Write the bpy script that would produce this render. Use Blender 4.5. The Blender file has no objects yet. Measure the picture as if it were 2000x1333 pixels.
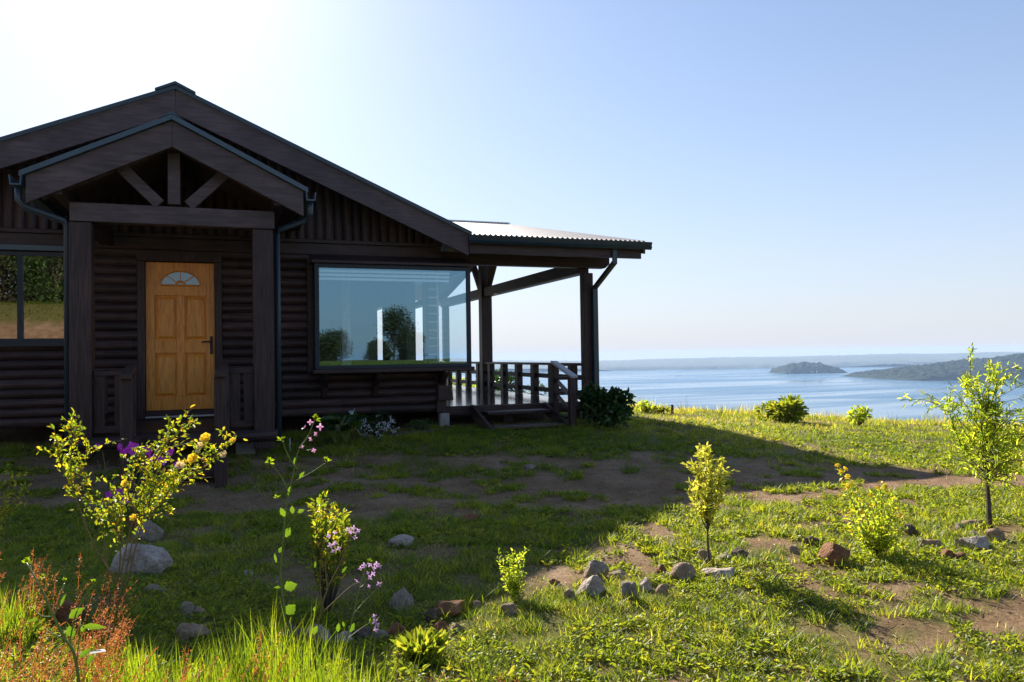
import bpy, math, random
import numpy as np
from mathutils import Vector, Matrix
random.seed(7); RS = np.random.RandomState(11)
S = bpy.context.scene; col = S.collection
# ------------------------------------------------------------------ camera
F = 1500.0
TH, PI_, RO = math.radians(20.25), math.radians(1.03), math.radians(.83)
CAM = np.array([.62, -11.5, 1.1])
FW = np.array([math.sin(TH)*math.cos(PI_), math.cos(TH)*math.cos(PI_), math.sin(PI_)])
_r = np.array([math.cos(TH), -math.sin(TH), 0]); _u = np.cross(_r, FW)
RT = _r*math.cos(RO) - _u*math.sin(RO); UP = _u*math.cos(RO) + _r*math.sin(RO)
cd = bpy.data.cameras.new('camera'); cd.sensor_width = 36; cd.lens = 36*F/2000; cd.clip_end = 40000; cd.clip_start = .05
cam = bpy.data.objects.new('camera', cd); col.objects.link(cam); S.camera = cam
M4 = Matrix([[RT[i], UP[i], -FW[i], CAM[i]] for i in range(3)] + [[0, 0, 0, 1]]); cam.matrix_world = M4
# ------------------------------------------------------------------ light
SUN_EL, SUN_AZ = 31.3, -5.8                    # azimuth from +Y towards +X
w = bpy.data.worlds.new('World'); S.world = w; w.use_nodes = True
nt = w.node_tree; bg = nt.nodes['Background']; sky = nt.nodes.new('ShaderNodeTexSky'); sky.sky_type = 'NISHITA'
sky.sun_disc = False; sky.sun_elevation = math.radians(SUN_EL); sky.sun_rotation = math.radians(SUN_AZ)
sky.air_density = 1.0; sky.dust_density = .6; sky.ozone_density = 3.0; sky.altitude = 200
_tc = nt.nodes.new('ShaderNodeTexCoord'); _sx = nt.nodes.new('ShaderNodeSeparateXYZ'); nt.links.new(_tc.outputs['Generated'], _sx.inputs[0])
_a = nt.nodes.new('ShaderNodeMath'); _a.operation = 'ABSOLUTE'; nt.links.new(_sx.outputs[2], _a.inputs[0])          # moist air whitens the sky towards the horizon
_p = nt.nodes.new('ShaderNodeMath'); _p.operation = 'MULTIPLY'; _p.inputs[1].default_value = -6.5; nt.links.new(_a.outputs[0], _p.inputs[0])
_e = nt.nodes.new('ShaderNodeMath'); _e.operation = 'EXPONENT'; nt.links.new(_p.outputs[0], _e.inputs[0])
_m = nt.nodes.new('ShaderNodeMath'); _m.operation = 'MULTIPLY'; _m.inputs[1].default_value = .93; nt.links.new(_e.outputs[0], _m.inputs[0])
_x = nt.nodes.new('ShaderNodeMix'); _x.data_type = 'RGBA'; nt.links.new(_m.outputs[0], _x.inputs[0]); _g = nt.nodes.new('ShaderNodeGamma'); _g.inputs[1].default_value = .76; nt.links.new(sky.outputs[0], _g.inputs[0]); _k = nt.nodes.new('ShaderNodeMix'); _k.data_type = 'RGBA'; _k.blend_type = 'MULTIPLY'; _k.inputs[0].default_value = 1; nt.links.new(_g.outputs[0], _k.inputs[6]); _k.inputs[7].default_value = (1.33, 1.42, 1.50, 1); nt.links.new(_k.outputs[2], _x.inputs[6]); _x.inputs[7].default_value = (4.75, 5.05, 5.35, 1)
_t = nt.nodes.new('ShaderNodeMix'); _t.data_type = 'RGBA'; _t.blend_type = 'MULTIPLY'; _t.inputs[0].default_value = 1; nt.links.new(_x.outputs[2], _t.inputs[6]); _t.inputs[7].default_value = (.985, .965, 1.02, 1)
nt.links.new(_t.outputs[2], bg.inputs[0]); bg.inputs[1].default_value = .07
sl = bpy.data.lights.new('sun', 'SUN'); sl.energy = 5.0; sl.angle = math.radians(.5); sl.color = (1, .9, .76)
so = bpy.data.objects.new('sun', sl); col.objects.link(so)
SD = np.array([math.sin(math.radians(SUN_AZ))*math.cos(math.radians(SUN_EL)), math.cos(math.radians(SUN_AZ))*math.cos(math.radians(SUN_EL)), math.sin(math.radians(SUN_EL))])
so.rotation_euler = Vector(-SD).to_track_quat('-Z', 'Y').to_euler(); so.location = (0, 0, 30)
S.view_settings.view_transform = 'Standard'; S.view_settings.look = 'None'; S.view_settings.gamma = 1; S.view_settings.exposure = 1.2
S.render.engine = 'CYCLES'
S.cycles.volume_bounces = 1; S.cycles.max_bounces = 8; S.cycles.transparent_max_bounces = 12
# ------------------------------------------------------------------ helpers
def tag(o, label=None, cat=None, group=None, kind=None):
    if label: o['label'] = label
    if cat: o['category'] = cat
    if group: o['group'] = group
    if kind: o['kind'] = kind
    return o
def empty(name, loc, label, cat, group=None):
    o = bpy.data.objects.new(name, None); o.empty_display_size = .2; col.objects.link(o); o.location = loc
    bpy.context.view_layer.update()
    return tag(o, label, cat, group)
def link(name, me, mat, parent=None, smooth=False):
    o = bpy.data.objects.new(name, me); col.objects.link(o)
    if mat and not me.materials: me.materials.append(mat)
    if smooth: me.polygons.foreach_set('use_smooth', [True]*len(me.polygons))
    if parent:
        o.parent = parent; L = parent.location
        p = parent
        while p.parent: p = p.parent
        root = p
        if p is parent: o.location = (-L[0], -L[1], -L[2])
    return o
class MB:
    def __init__(s): s.v = []; s.f = []
    def add(s, vs, fs):
        b = len(s.v); s.v += [tuple(map(float, q)) for q in vs]; s.f += [tuple(b+i for i in f) for f in fs]
    def box(s, x0, x1, y0, y1, z0, z1):
        s.add([(x, y, z) for z in (z0, z1) for y in (y0, y1) for x in (x0, x1)],
              [(0, 2, 3, 1), (4, 5, 7, 6), (0, 1, 5, 4), (2, 6, 7, 3), (0, 4, 6, 2), (1, 3, 7, 5)])
    def beam(s, a, b, w_, h_, up=(0, 0, 1)):
        a, b = np.array(a, float), np.array(b, float); d = b-a; d /= np.linalg.norm(d); up = np.array(up, float)
        r = np.cross(d, up); r /= np.linalg.norm(r); u = np.cross(r, d); r = r*w_/2; u = u*h_/2
        s.add([a-r-u, a+r-u, a+r+u, a-r+u, b-r-u, b+r-u, b+r+u, b-r+u], [(0, 1, 2, 3), (7, 6, 5, 4), (0, 4, 5, 1), (1, 5, 6, 2), (2, 6, 7, 3), (3, 7, 4, 0)])
    def tube(s, pts, rad, n=6):
        pts = [np.array(p, float) for p in pts]; b = len(s.v); k = len(pts)
        if not hasattr(rad, '__len__'): rad = [rad]*k
        for i, p in enumerate(pts):
            d = pts[min(i+1, k-1)]-pts[max(i-1, 0)]; d /= (np.linalg.norm(d)+1e-9)
            h = np.array([0, 0, 1.]) if abs(d[2]) < .9 else np.array([1., 0, 0])
            r = np.cross(d, h); r /= np.linalg.norm(r); u = np.cross(r, d)
            for j in range(n):
                a = 2*math.pi*j/n; s.v.append(tuple(p+(r*math.cos(a)+u*math.sin(a))*rad[i]))
        for i in range(k-1):
            for j in range(n):
                s.f.append((b+i*n+j, b+i*n+(j+1) % n, b+(i+1)*n+(j+1) % n, b+(i+1)*n+j))
        s.f.append(tuple(b+j for j in range(n))[::-1]); s.f.append(tuple(b+(k-1)*n+j for j in range(n)))
    def prism(s, poly, axis, a, b):
        """poly of 2-D points in the plane normal to axis, extruded from a to b"""
        def P(q, t):
            if axis == 'y': return (q[0], t, q[1])
            if axis == 'x': return (t, q[0], q[1])
            return (q[0], q[1], t)
        n = len(poly); s.add([P(q, a) for q in poly]+[P(q, b) for q in poly],
            [tuple(range(n)), tuple(range(2*n-1, n-1, -1))]+[(i, n+i, n+(i+1) % n, (i+1) % n) for i in range(n)])
    def build(s, name, mat, parent=None, smooth=False, bevel=0):
        me = bpy.data.meshes.new(name); me.from_pydata(s.v, [], s.f)
        o = link(name, me, mat, parent, smooth)
        import bmesh
        bm = bmesh.new(); bm.from_mesh(me); bmesh.ops.recalc_face_normals(bm, faces=bm.faces); bm.to_mesh(me); bm.free()
        if bevel:
            m = o.modifiers.new('bevel', 'BEVEL'); m.width = bevel; m.segments = 2; m.limit_method = 'ANGLE'
        return o
def np_mesh(name, V, Fq, mat, parent=None, attrs=None, smooth=False):
    """V (n,3), Fq list of (m,k) index arrays"""
    me = bpy.data.meshes.new(name); V = np.asarray(V, np.float32)
    me.vertices.add(len(V)); me.vertices.foreach_set('co', V.ravel())
    if not isinstance(Fq, list): Fq = [Fq]
    loops = np.concatenate([f.ravel() for f in Fq]).astype(np.int32)
    starts = []; tot = 0
    for f in Fq:
        starts.append(tot+np.arange(len(f))*f.shape[1]); tot += f.size
    starts = np.concatenate(starts).astype(np.int32)
    me.loops.add(len(loops)); me.loops.foreach_set('vertex_index', loops)
    me.polygons.add(len(starts)); me.polygons.foreach_set('loop_start', starts)
    me.update(calc_edges=True); me.validate()
    for k, a in (attrs or {}).items():
        at = me.attributes.new(k, 'FLOAT', 'POINT'); at.data.foreach_set('value', np.asarray(a, np.float32))
    if smooth: me.polygons.foreach_set('use_smooth', np.ones(len(me.polygons), bool))
    return link(name, me, mat, parent)
# value noise
_T = RS.rand(256, 256)
def vn(x, y):
    x = np.asarray(x, float); y = np.asarray(y, float); xi = np.floor(x).astype(int); yi = np.floor(y).astype(int); fx = x-xi; fy = y-yi
    fx = fx*fx*(3-2*fx); fy = fy*fy*(3-2*fy)
    a = _T[xi & 255, yi & 255]; b = _T[(xi+1) & 255, yi & 255]; c = _T[xi & 255, (yi+1) & 255]; d = _T[(xi+1) & 255, (yi+1) & 255]
    return (a*(1-fx)+b*fx)*(1-fy)+(c*(1-fx)+d*fx)*fy
def fbm(x, y, o=4):
    r = 0; a = .5; t = 0
    for i in range(o): r = r+a*vn(x*2**i+17*i, y*2**i+31*i); t += a; a *= .5
    return r/t
def ss(v, a, b):
    t = np.clip((np.asarray(v, float)-a)/(b-a), 0, 1); return t*t*(3-2*t)
def camxy(x, y):
    dx = np.asarray(x)-CAM[0]; dy = np.asarray(y)-CAM[1]
    return dx*math.cos(TH)-dy*math.sin(TH), dx*math.sin(TH)+dy*math.cos(TH)
def xyc(xc, zc): return CAM[0]+xc*math.cos(TH)+zc*math.sin(TH), CAM[1]-xc*math.sin(TH)+zc*math.cos(TH)
LAKE = -100.0
def ground_z(x, y, micro=True):
    x = np.asarray(x, float); y = np.asarray(y, float); xc, zc = camxy(x, y)
    g = -.15*ss(-y, 0, 5)*(1-ss(zc, 9, 14)*ss(xc, 1, 3))
    g = g-.064*np.maximum(0, xc-1.6)*ss(zc, 6, 14)
    g = g+.26*np.exp(-((xc+1.25)/1.0)**2-((zc-1.9)/.85)**2)      # little bank left of the photographer
    g = g+.20*np.exp(-((xc+2.3)/.8)**2-((zc-3.0)/1.0)**2)
    cr = 15.2+np.maximum(0, -xc)*1.2
    d = np.maximum(0, zc-cr); g = g-.03*np.minimum(d, 8)**2/2-.36*np.maximum(0, d-8)-.0*d
    # land behind the photographer, seen in the window panes
    b = np.maximum(0, -y-20); g = g+(3.9*ss(b, 2, 9)*ss(-x, -3.5, 3.5)) + .9*ss(b, 8, 30)
    g = g-.25*np.maximum(0, b-60)
    if micro:
        g = g+(fbm(x*1.3, y*1.3, 3)-.5)*.07+(fbm(x*7, y*7, 3)-.5)*.022
    return np.maximum(g, LAKE-2.5)
def ray(u, v): return RT*(u-1000)/F+UP*(666.5-v)/F+FW
def D(u, v, d): return CAM+ray(u, v)*d
def gp(u, v):
    """point on the ground seen at pixel u,v"""
    r = ray(u, v); a, b = 1.0, 1.0
    while b < 60 and (CAM+r*b)[2] > float(ground_z(*(CAM+r*b)[:2])): b += .1
    a = b-.1
    for i in range(25):
        m = (a+b)/2
        if (CAM+r*m)[2] > float(ground_z(*(CAM+r*m)[:2])): a = m
        else: b = m
    return CAM+r*b, b
# ------------------------------------------------------------------ materials
def mat(name):
    m = bpy.data.materials.new(name); m.use_nodes = True; return m, m.node_tree, m.node_tree.nodes['Principled BSDF']
def N(t, k, **kw):
    n = t.nodes.new(k)
    for a, b in kw.items():
        if a.startswith('i_'): n.inputs[int(a[2:]) if a[2:].isdigit() else a[2:]].default_value = b
        else: setattr(n, a, b)
    return n
def ramp(t, stops):
    r = t.nodes.new('ShaderNodeValToRGB'); e = r.color_ramp.elements
    while len(e) < len(stops): e.new(.5)
    for i, (p, c) in enumerate(stops): e[i].position = p; e[i].color = (*c, 1)
    return r
def noise_mat(name, c0, c1, scale=(1, 1, 1), nscale=8, rough=.7, bump=.3, bdist=.01, detail=6, c2=None, spec=.3, metallic=0):
    m, t, p = mat(name); L = t.links
    tc = N(t, 'ShaderNodeTexCoord'); mp = N(t, 'ShaderNodeMapping'); mp.inputs['Scale'].default_value = scale
    L.new(tc.outputs['Object'], mp.inputs[0]); n = N(t, 'ShaderNodeTexNoise'); n.inputs['Scale'].default_value = nscale; n.inputs['Detail'].default_value = detail
    L.new(mp.outputs[0], n.inputs[0])
    st = [(.3, c0), (.7, c1)] if c2 is None else [(.28, c0), (.5, c1), (.72, c2)]
    r = ramp(t, st); L.new(n.outputs[0], r.inputs[0]); L.new(r.outputs[0], p.inputs['Base Color'])
    p.inputs['Roughness'].default_value = rough; p.inputs['Specular IOR Level'].default_value = spec; p.inputs['Metallic'].default_value = metallic
    if 'wood' in name:      # uneven stain, weathered patches
        n3 = N(t, 'ShaderNodeTexNoise'); n3.inputs['Scale'].default_value = 1.7; n3.inputs['Detail'].default_value = 5; n3.inputs['Roughness'].default_value = .65; L.new(tc.outputs['Object'], n3.inputs[0])
        r3 = ramp(t, [(.3, (.62, .62, .64)), (.55, (.92, .92, .92)), (.75, (1.25, 1.2, 1.18))]); L.new(n3.outputs[0], r3.inputs[0]); mu = N(t, 'ShaderNodeMix', data_type='RGBA', blend_type='MULTIPLY'); mu.inputs[0].default_value = 1
        L.new(r.outputs[0], mu.inputs[6]); L.new(r3.outputs[0], mu.inputs[7]); L.new(mu.outputs[2], p.inputs['Base Color'])
    if bump:
        b = N(t, 'ShaderNodeBump'); b.inputs['Strength'].default_value = bump; b.inputs['Distance'].default_value = bdist
        L.new(n.outputs[0], b.inputs['Height']); L.new(b.outputs[0], p.inputs['Normal'])
    return m
WX = noise_mat('stained_wood_x', (.020, .012, .013), (.082, .048, .045), (.6, 14, 14), 5, .5, .5, .006)
WY = noise_mat('stained_wood_y', (.020, .012, .013), (.082, .048, .045), (14, .6, 14), 5, .5, .5, .006)
WZ = noise_mat('stained_wood_z', (.020, .012, .013), (.082, .048, .045), (14, 14, .6), 5, .5, .5, .006)
def logmat(name, along, across, pitch, org, scale):
    """stained wood whose tone changes from log to log and at butt joints along each log"""
    m = noise_mat(name, (.020, .012, .013), (.082, .048, .045), scale, 5, .5, .5, .006); t = m.node_tree; L = t.links; p = t.nodes['Principled BSDF']; src = p.inputs['Base Color'].links[0].from_socket
    tc = N(t, 'ShaderNodeTexCoord'); sp = N(t, 'ShaderNodeSeparateXYZ'); L.new(tc.outputs['Object'], sp.inputs[0])
    def M(op, a, b):
        n = N(t, 'ShaderNodeMath', operation=op)
        for i, q in enumerate((a, b)):
            if hasattr(q, 'links'): L.new(q, n.inputs[i])
            elif q is not None: n.inputs[i].default_value = q
        return n.outputs[0]
    idx = M('FLOOR', M('DIVIDE', M('SUBTRACT', sp.outputs[across], org), pitch), None); sh = M('MULTIPLY', M('SINE', M('MULTIPLY', idx, 12.9), None), 1.3)
    pos = M('DIVIDE', M('ADD', sp.outputs[along], sh), 2.6); cell = M('FLOOR', pos, None); fr = M('FRACT', pos, None)
    cx = N(t, 'ShaderNodeCombineXYZ'); L.new(idx, cx.inputs[0]); L.new(cell, cx.inputs[1]); wn = N(t, 'ShaderNodeTexWhiteNoise', noise_dimensions='2D'); L.new(cx.outputs[0], wn.inputs['Vector'])
    tone = M('ADD', M('MULTIPLY', wn.outputs['Value'], .75), .62); gap = M('GREATER_THAN', fr, .004); v = M('MULTIPLY', tone, M('ADD', M('MULTIPLY', gap, .8), .2))
    mu = N(t, 'ShaderNodeMix', data_type='RGBA', blend_type='MULTIPLY'); mu.inputs[0].default_value = 1; cc = N(t, 'ShaderNodeCombineColor')
    for i in range(3): L.new(v, cc.inputs[i])
    L.new(src, mu.inputs[6]); L.new(cc.outputs[0], mu.inputs[7]); L.new(mu.outputs[2], p.inputs['Base Color']); return m
LOGX = logmat('log_wood_x', 0, 2, .125, .25, (.6, 14, 14)); LOGY = logmat('log_wood_y', 1, 2, .125, .25, (14, .6, 14)); LOGZ = logmat('board_wood_z', 2, 0, .135, -3.72, (14, 14, .6))
WF = noise_mat('fascia_wood', (.062, .046, .052), (.125, .092, .100), (.8, 8, 8), 4, .55, .4, .004)
DECK = noise_mat('deck_varnish', (.035, .028, .028), (.07, .055, .052), (2, 12, 4), 5, .10, .15, .002, spec=1.0)
BARE = noise_mat('weathered_tread', (.07, .045, .035), (.13, .09, .07), (1, 10, 4), 5, .6, .4)
METAL = noise_mat('flashing_blue_grey', (.022, .05, .08), (.032, .068, .10), nscale=4, rough=.35, bump=0, spec=.6)
PIPE = noise_mat('downpipe_blue_grey', (.022, .04, .06), (.032, .052, .075), nscale=4, rough=.4, bump=0, spec=.5)
GUT = noise_mat('gutter_dark', (.012, .03, .045), (.018, .04, .058), nscale=4, rough=.35, bump=0, spec=.5)
ZINC = noise_mat('corrugated_zinc', (.15, .15, .175), (.21, .205, .235), (2, 2, 2), 3, .55, .05, spec=.2)
SILV = noise_mat('weathered_silver_wood', (.30, .32, .36), (.42, .44, .48), (8, .6, 8), 5, .45, .3)
CONC = noise_mat('concrete', (.20, .19, .18), (.34, .33, .31), nscale=14, rough=.9)
ALU = noise_mat('aluminium_threshold', (.35, .37, .4), (.45, .47, .5), nscale=6, rough=.3, bump=0, metallic=.6)
BLK = noise_mat('black_iron', (.012, .012, .012), (.02, .02, .02), nscale=20, rough=.4, bump=0)
FRM = noise_mat('window_frame_dark', (.012, .022, .035), (.018, .03, .045), nscale=6, rough=.4, bump=0)
PLAS = noise_mat('interior_plaster', (.10, .13, .16), (.13, .16, .19), nscale=3, rough=.8, bump=0)
PALE = noise_mat('pale_interior_wood', (.45, .42, .42), (.6, .56, .55), (8, 8, 1), 4, .6, 0)
BLIND = noise_mat('white_blind', (.75, .78, .8), (.82, .84, .86), nscale=6, rough=.7, bump=0)
def oak():
    m, t, p = mat('varnished_oak'); L = t.links
    tc = N(t, 'ShaderNodeTexCoord'); mp = N(t, 'ShaderNodeMapping'); mp.inputs['Scale'].default_value = (9, 9, .7)
    L.new(tc.outputs['Object'], mp.inputs[0]); n = N(t, 'ShaderNodeTexNoise'); n.inputs['Scale'].default_value = 7; n.inputs['Detail'].default_value = 8; n.inputs['Distortion'].default_value = .6
    L.new(mp.outputs[0], n.inputs[0]); r = ramp(t, [(.3, (.48, .16, .016)), (.52, (.76, .285, .035)), (.72, (.86, .37, .06))]); L.new(n.outputs[0], r.inputs[0])
    L.new(r.outputs[0], p.inputs['Base Color']); p.inputs['Roughness'].default_value = .38
    b = N(t, 'ShaderNodeBump'); b.inputs['Strength'].default_value = .15; b.inputs['Distance'].default_value = .002; L.new(n.outputs[0], b.inputs['Height']); L.new(b.outputs[0], p.inputs['Normal'])
    return m
OAK = oak()
def glass(name, refl, tint, thru):
    m = bpy.data.materials.new(name); m.use_nodes = True; t = m.node_tree; t.nodes.clear(); L = t.links
    g = N(t, 'ShaderNodeBsdfGlossy'); g.inputs['Color'].default_value = (*tint, 1); g.inputs['Roughness'].default_value = 0
    tr = N(t, 'ShaderNodeBsdfTransparent'); tr.inputs[0].default_value = (*thru, 1)
    mx = N(t, 'ShaderNodeMixShader'); lw = N(t, 'ShaderNodeLayerWeight'); lw.inputs[0].default_value = .5
    pw = N(t, 'ShaderNodeMath', operation='POWER'); pw.inputs[1].default_value = 5; L.new(lw.outputs['Facing'], pw.inputs[0])
    ad = N(t, 'ShaderNodeMath', operation='ADD', use_clamp=True); ad.inputs[1].default_value = refl; L.new(pw.outputs[0], ad.inputs[0])
    tc = N(t, 'ShaderNodeTexCoord'); n = N(t, 'ShaderNodeTexNoise'); n.inputs['Scale'].default_value = .8; b = N(t, 'ShaderNodeBump'); b.inputs['Strength'].default_value = .01; b.inputs['Distance'].default_value = .02
    L.new(tc.outputs['Object'], n.inputs[0]); L.new(n.outputs[0], b.inputs['Height']); L.new(b.outputs[0], g.inputs['Normal'])
    L.new(ad.outputs[0], mx.inputs[0]); L.new(tr.outputs[0], mx.inputs[1]); L.new(g.outputs[0], mx.inputs[2])
    o = N(t, 'ShaderNodeOutputMaterial'); L.new(mx.outputs[0], o.inputs[0]); return m
GLASS = glass('coated_window_glass', .27, (.46, .82, 1), (.90, .97, 1)); GLASS2 = glass('clear_glass', .05, (1, 1, 1), (.93, .97, 1))
GLASSL = glass('left_window_glass', .22, (1, 1, 1), (.8, .9, .9))
def leafmat(name, stops, trans, tmix=.45, rough=.45, spec=.4):
    """stops: colour ramp over the per-leaf attribute rnd; trans: multiplier for transmitted light"""
    m, t, p = mat(name); L = t.links; a = N(t, 'ShaderNodeAttribute', attribute_name='rnd')
    r = ramp(t, stops); L.new(a.outputs['Fac'], r.inputs[0]); L.new(r.outputs[0], p.inputs['Base Color'])
    p.inputs['Roughness'].default_value = rough; p.inputs['Specular IOR Level'].default_value = spec
    tl = N(t, 'ShaderNodeBsdfTranslucent'); mu = N(t, 'ShaderNodeMix', data_type='RGBA', blend_type='MULTIPLY'); mu.inputs[0].default_value = 1
    L.new(r.outputs[0], mu.inputs[6]); mu.inputs[7].default_value = (*trans, 1); L.new(mu.outputs[2], tl.inputs[0])
    mx = N(t, 'ShaderNodeMixShader'); mx.inputs[0].default_value = tmix; L.new(p.outputs[0], mx.inputs[1]); L.new(tl.outputs[0], mx.inputs[2])
    L.new(mx.outputs[0], t.nodes['Material Output'].inputs[0]); return m
LAWN = leafmat('lawn_blades', [(0, (.06, .105, .012)), (.5, (.14, .20, .018)), (.85, (.24, .27, .03)), (1, (.38, .32, .13))], (2.5, 2.2, 1.1), .6)
WEED = leafmat('weed_leaves', [(0, (.075, .12, .014)), (.6, (.16, .215, .022)), (1, (.28, .28, .04))], (2.4, 2.1, 1.0), .55)
TALL = leafmat('tall_grass', [(0, (.09, .15, .012)), (.5, (.16, .22, .015)), (1, (.27, .29, .02))], (2.3, 2.3, 1.0), .5)
SORR = leafmat('sorrel_red', [(0, (.20, .060, .025)), (.5, (.33, .12, .045)), (1, (.42, .22, .08))], (1.7, 1.5, 1.0), .45)
STRAW = leafmat('dry_straw', [(0, (.22, .14, .07)), (1, (.42, .32, .17))], (1.3, 1.2, 1), .25)
YSH = leafmat('yellow_shrub_leaves', [(0, (.10, .17, .014)), (.5, (.20, .26, .018)), (.85, (.40, .37, .025)), (1, (.55, .33, .03))], (2.0, 1.9, 1.0), .5)
SAP = leafmat('sapling_leaves', [(0, (.22, .26, .03)), (.6, (.38, .40, .05)), (1, (.50, .46, .08))], (1.9, 1.8, 1.2), .5)
TREEL = leafmat('young_tree_leaves', [(0, (.11, .18, .018)), (.6, (.22, .30, .028)), (1, (.40, .41, .05))], (2.4, 2.2, 1.1), .68)
DARKL = leafmat('dark_glossy_leaves', [(0, (.012, .035, .010)), (.6, (.022, .06, .014)), (1, (.05, .10, .018))], (2.2, 2.4, 1.0), .3, .35)
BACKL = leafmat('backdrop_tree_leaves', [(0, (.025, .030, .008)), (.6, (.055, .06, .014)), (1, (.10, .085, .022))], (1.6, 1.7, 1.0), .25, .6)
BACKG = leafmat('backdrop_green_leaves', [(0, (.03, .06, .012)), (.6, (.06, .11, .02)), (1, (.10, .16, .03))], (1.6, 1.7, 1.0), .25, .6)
PURP = leafmat('azalea_petals', [(0, (.52, .03, .48)), (1, (.72, .09, .68))], (1.5, 1.5, 1.5), .4)
PINK = leafmat('pink_petals', [(0, (.50, .22, .42)), (1, (.66, .40, .58))], (1.2, 1.1, 1.2), .4)
HERB = leafmat('herb_leaves', [(0, (.05, .11, .015)), (1, (.10, .18, .02))], (2.6, 2.3, .8), .45, .5)
LILAC = leafmat('lilac_petals', [(0, (.28, .17, .36)), (1, (.44, .30, .52))], (1.5, 1.4, 1.4), .45)
YEL = leafmat('yellow_petals', [(0, (.65, .45, .03)), (1, (.80, .60, .06))], (1.3, 1.3, 1), .5)
CREAM = leafmat('cream_petals', [(0, (.65, .48, .25)), (1, (.75, .62, .40))], (1.2, 1.2, 1), .5)
WHT = leafmat('white_petals', [(0, (.6, .65, .7)), (1, (.8, .82, .85))], (1, 1, 1), .3)
STEMG = noise_mat('green_stem', (.10, .15, .03), (.17, .22, .05), nscale=30, rough=.5, bump=0)
STEMR = noise_mat('reddish_stem', (.14, .10, .04), (.22, .14, .06), nscale=30, rough=.6, bump=0)
BARK = noise_mat('thin_bark', (.045, .035, .028), (.11, .085, .07), (1, 1, .4), 40, .8, .5, .003)
def rockmat(name, c0, c1, c2):
    m, t, p = mat(name); L = t.links; tc = N(t, 'ShaderNodeTexCoord')
    n = N(t, 'ShaderNodeTexNoise'); n.inputs['Scale'].default_value = 9; n.inputs['Detail'].default_value = 10; n.inputs['Roughness'].default_value = .65
    n2 = N(t, 'ShaderNodeTexNoise'); n2.inputs['Scale'].default_value = 60; n2.inputs['Detail'].default_value = 6
    L.new(tc.outputs['Object'], n.inputs[0]); L.new(tc.outputs['Object'], n2.inputs[0])
    r = ramp(t, [(.32, c0), (.5, c1), (.66, c2)]); L.new(n.outputs[0], r.inputs[0])
    mx = N(t, 'ShaderNodeMix', data_type='RGBA', blend_type='MULTIPLY'); mx.inputs[0].default_value = .6
    r2 = ramp(t, [(.35, (.55, .55, .55)), (.6, (1, 1, 1))]); L.new(n2.outputs[0], r2.inputs[0]); L.new(r.outputs[0], mx.inputs[6]); L.new(r2.outputs[0], mx.inputs[7]); L.new(mx.outputs[2], p.inputs['Base Color'])
    p.inputs['Roughness'].default_value = .85; p.inputs['Specular IOR Level'].default_value = .25
    ad = N(t, 'ShaderNodeMath', operation='ADD'); L.new(n.outputs[0], ad.inputs[0]); L.new(n2.outputs[0], ad.inputs[1])
    b = N(t, 'ShaderNodeBump'); b.inputs['Strength'].default_value = .8; b.inputs['Distance'].default_value = .02; L.new(ad.outputs[0], b.inputs['Height']); L.new(b.outputs[0], p.inputs['Normal'])
    return m
ROCK = {'grey': rockmat('rock_grey', (.15, .115, .085), (.31, .25, .19), (.44, .37, .29)),
        'pale': rockmat('rock_pale', (.24, .17, .13), (.44, .37, .31), (.60, .54, .47)),
        'tan': rockmat('rock_tan', (.22, .14, .09), (.34, .24, .16), (.44, .34, .25)),
        'red': rockmat('rock_red', (.13, .055, .03), (.24, .11, .055), (.34, .18, .09)),
        'dark': rockmat('rock_dark', (.07, .05, .04), (.14, .10, .08), (.22, .17, .13))}
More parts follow.
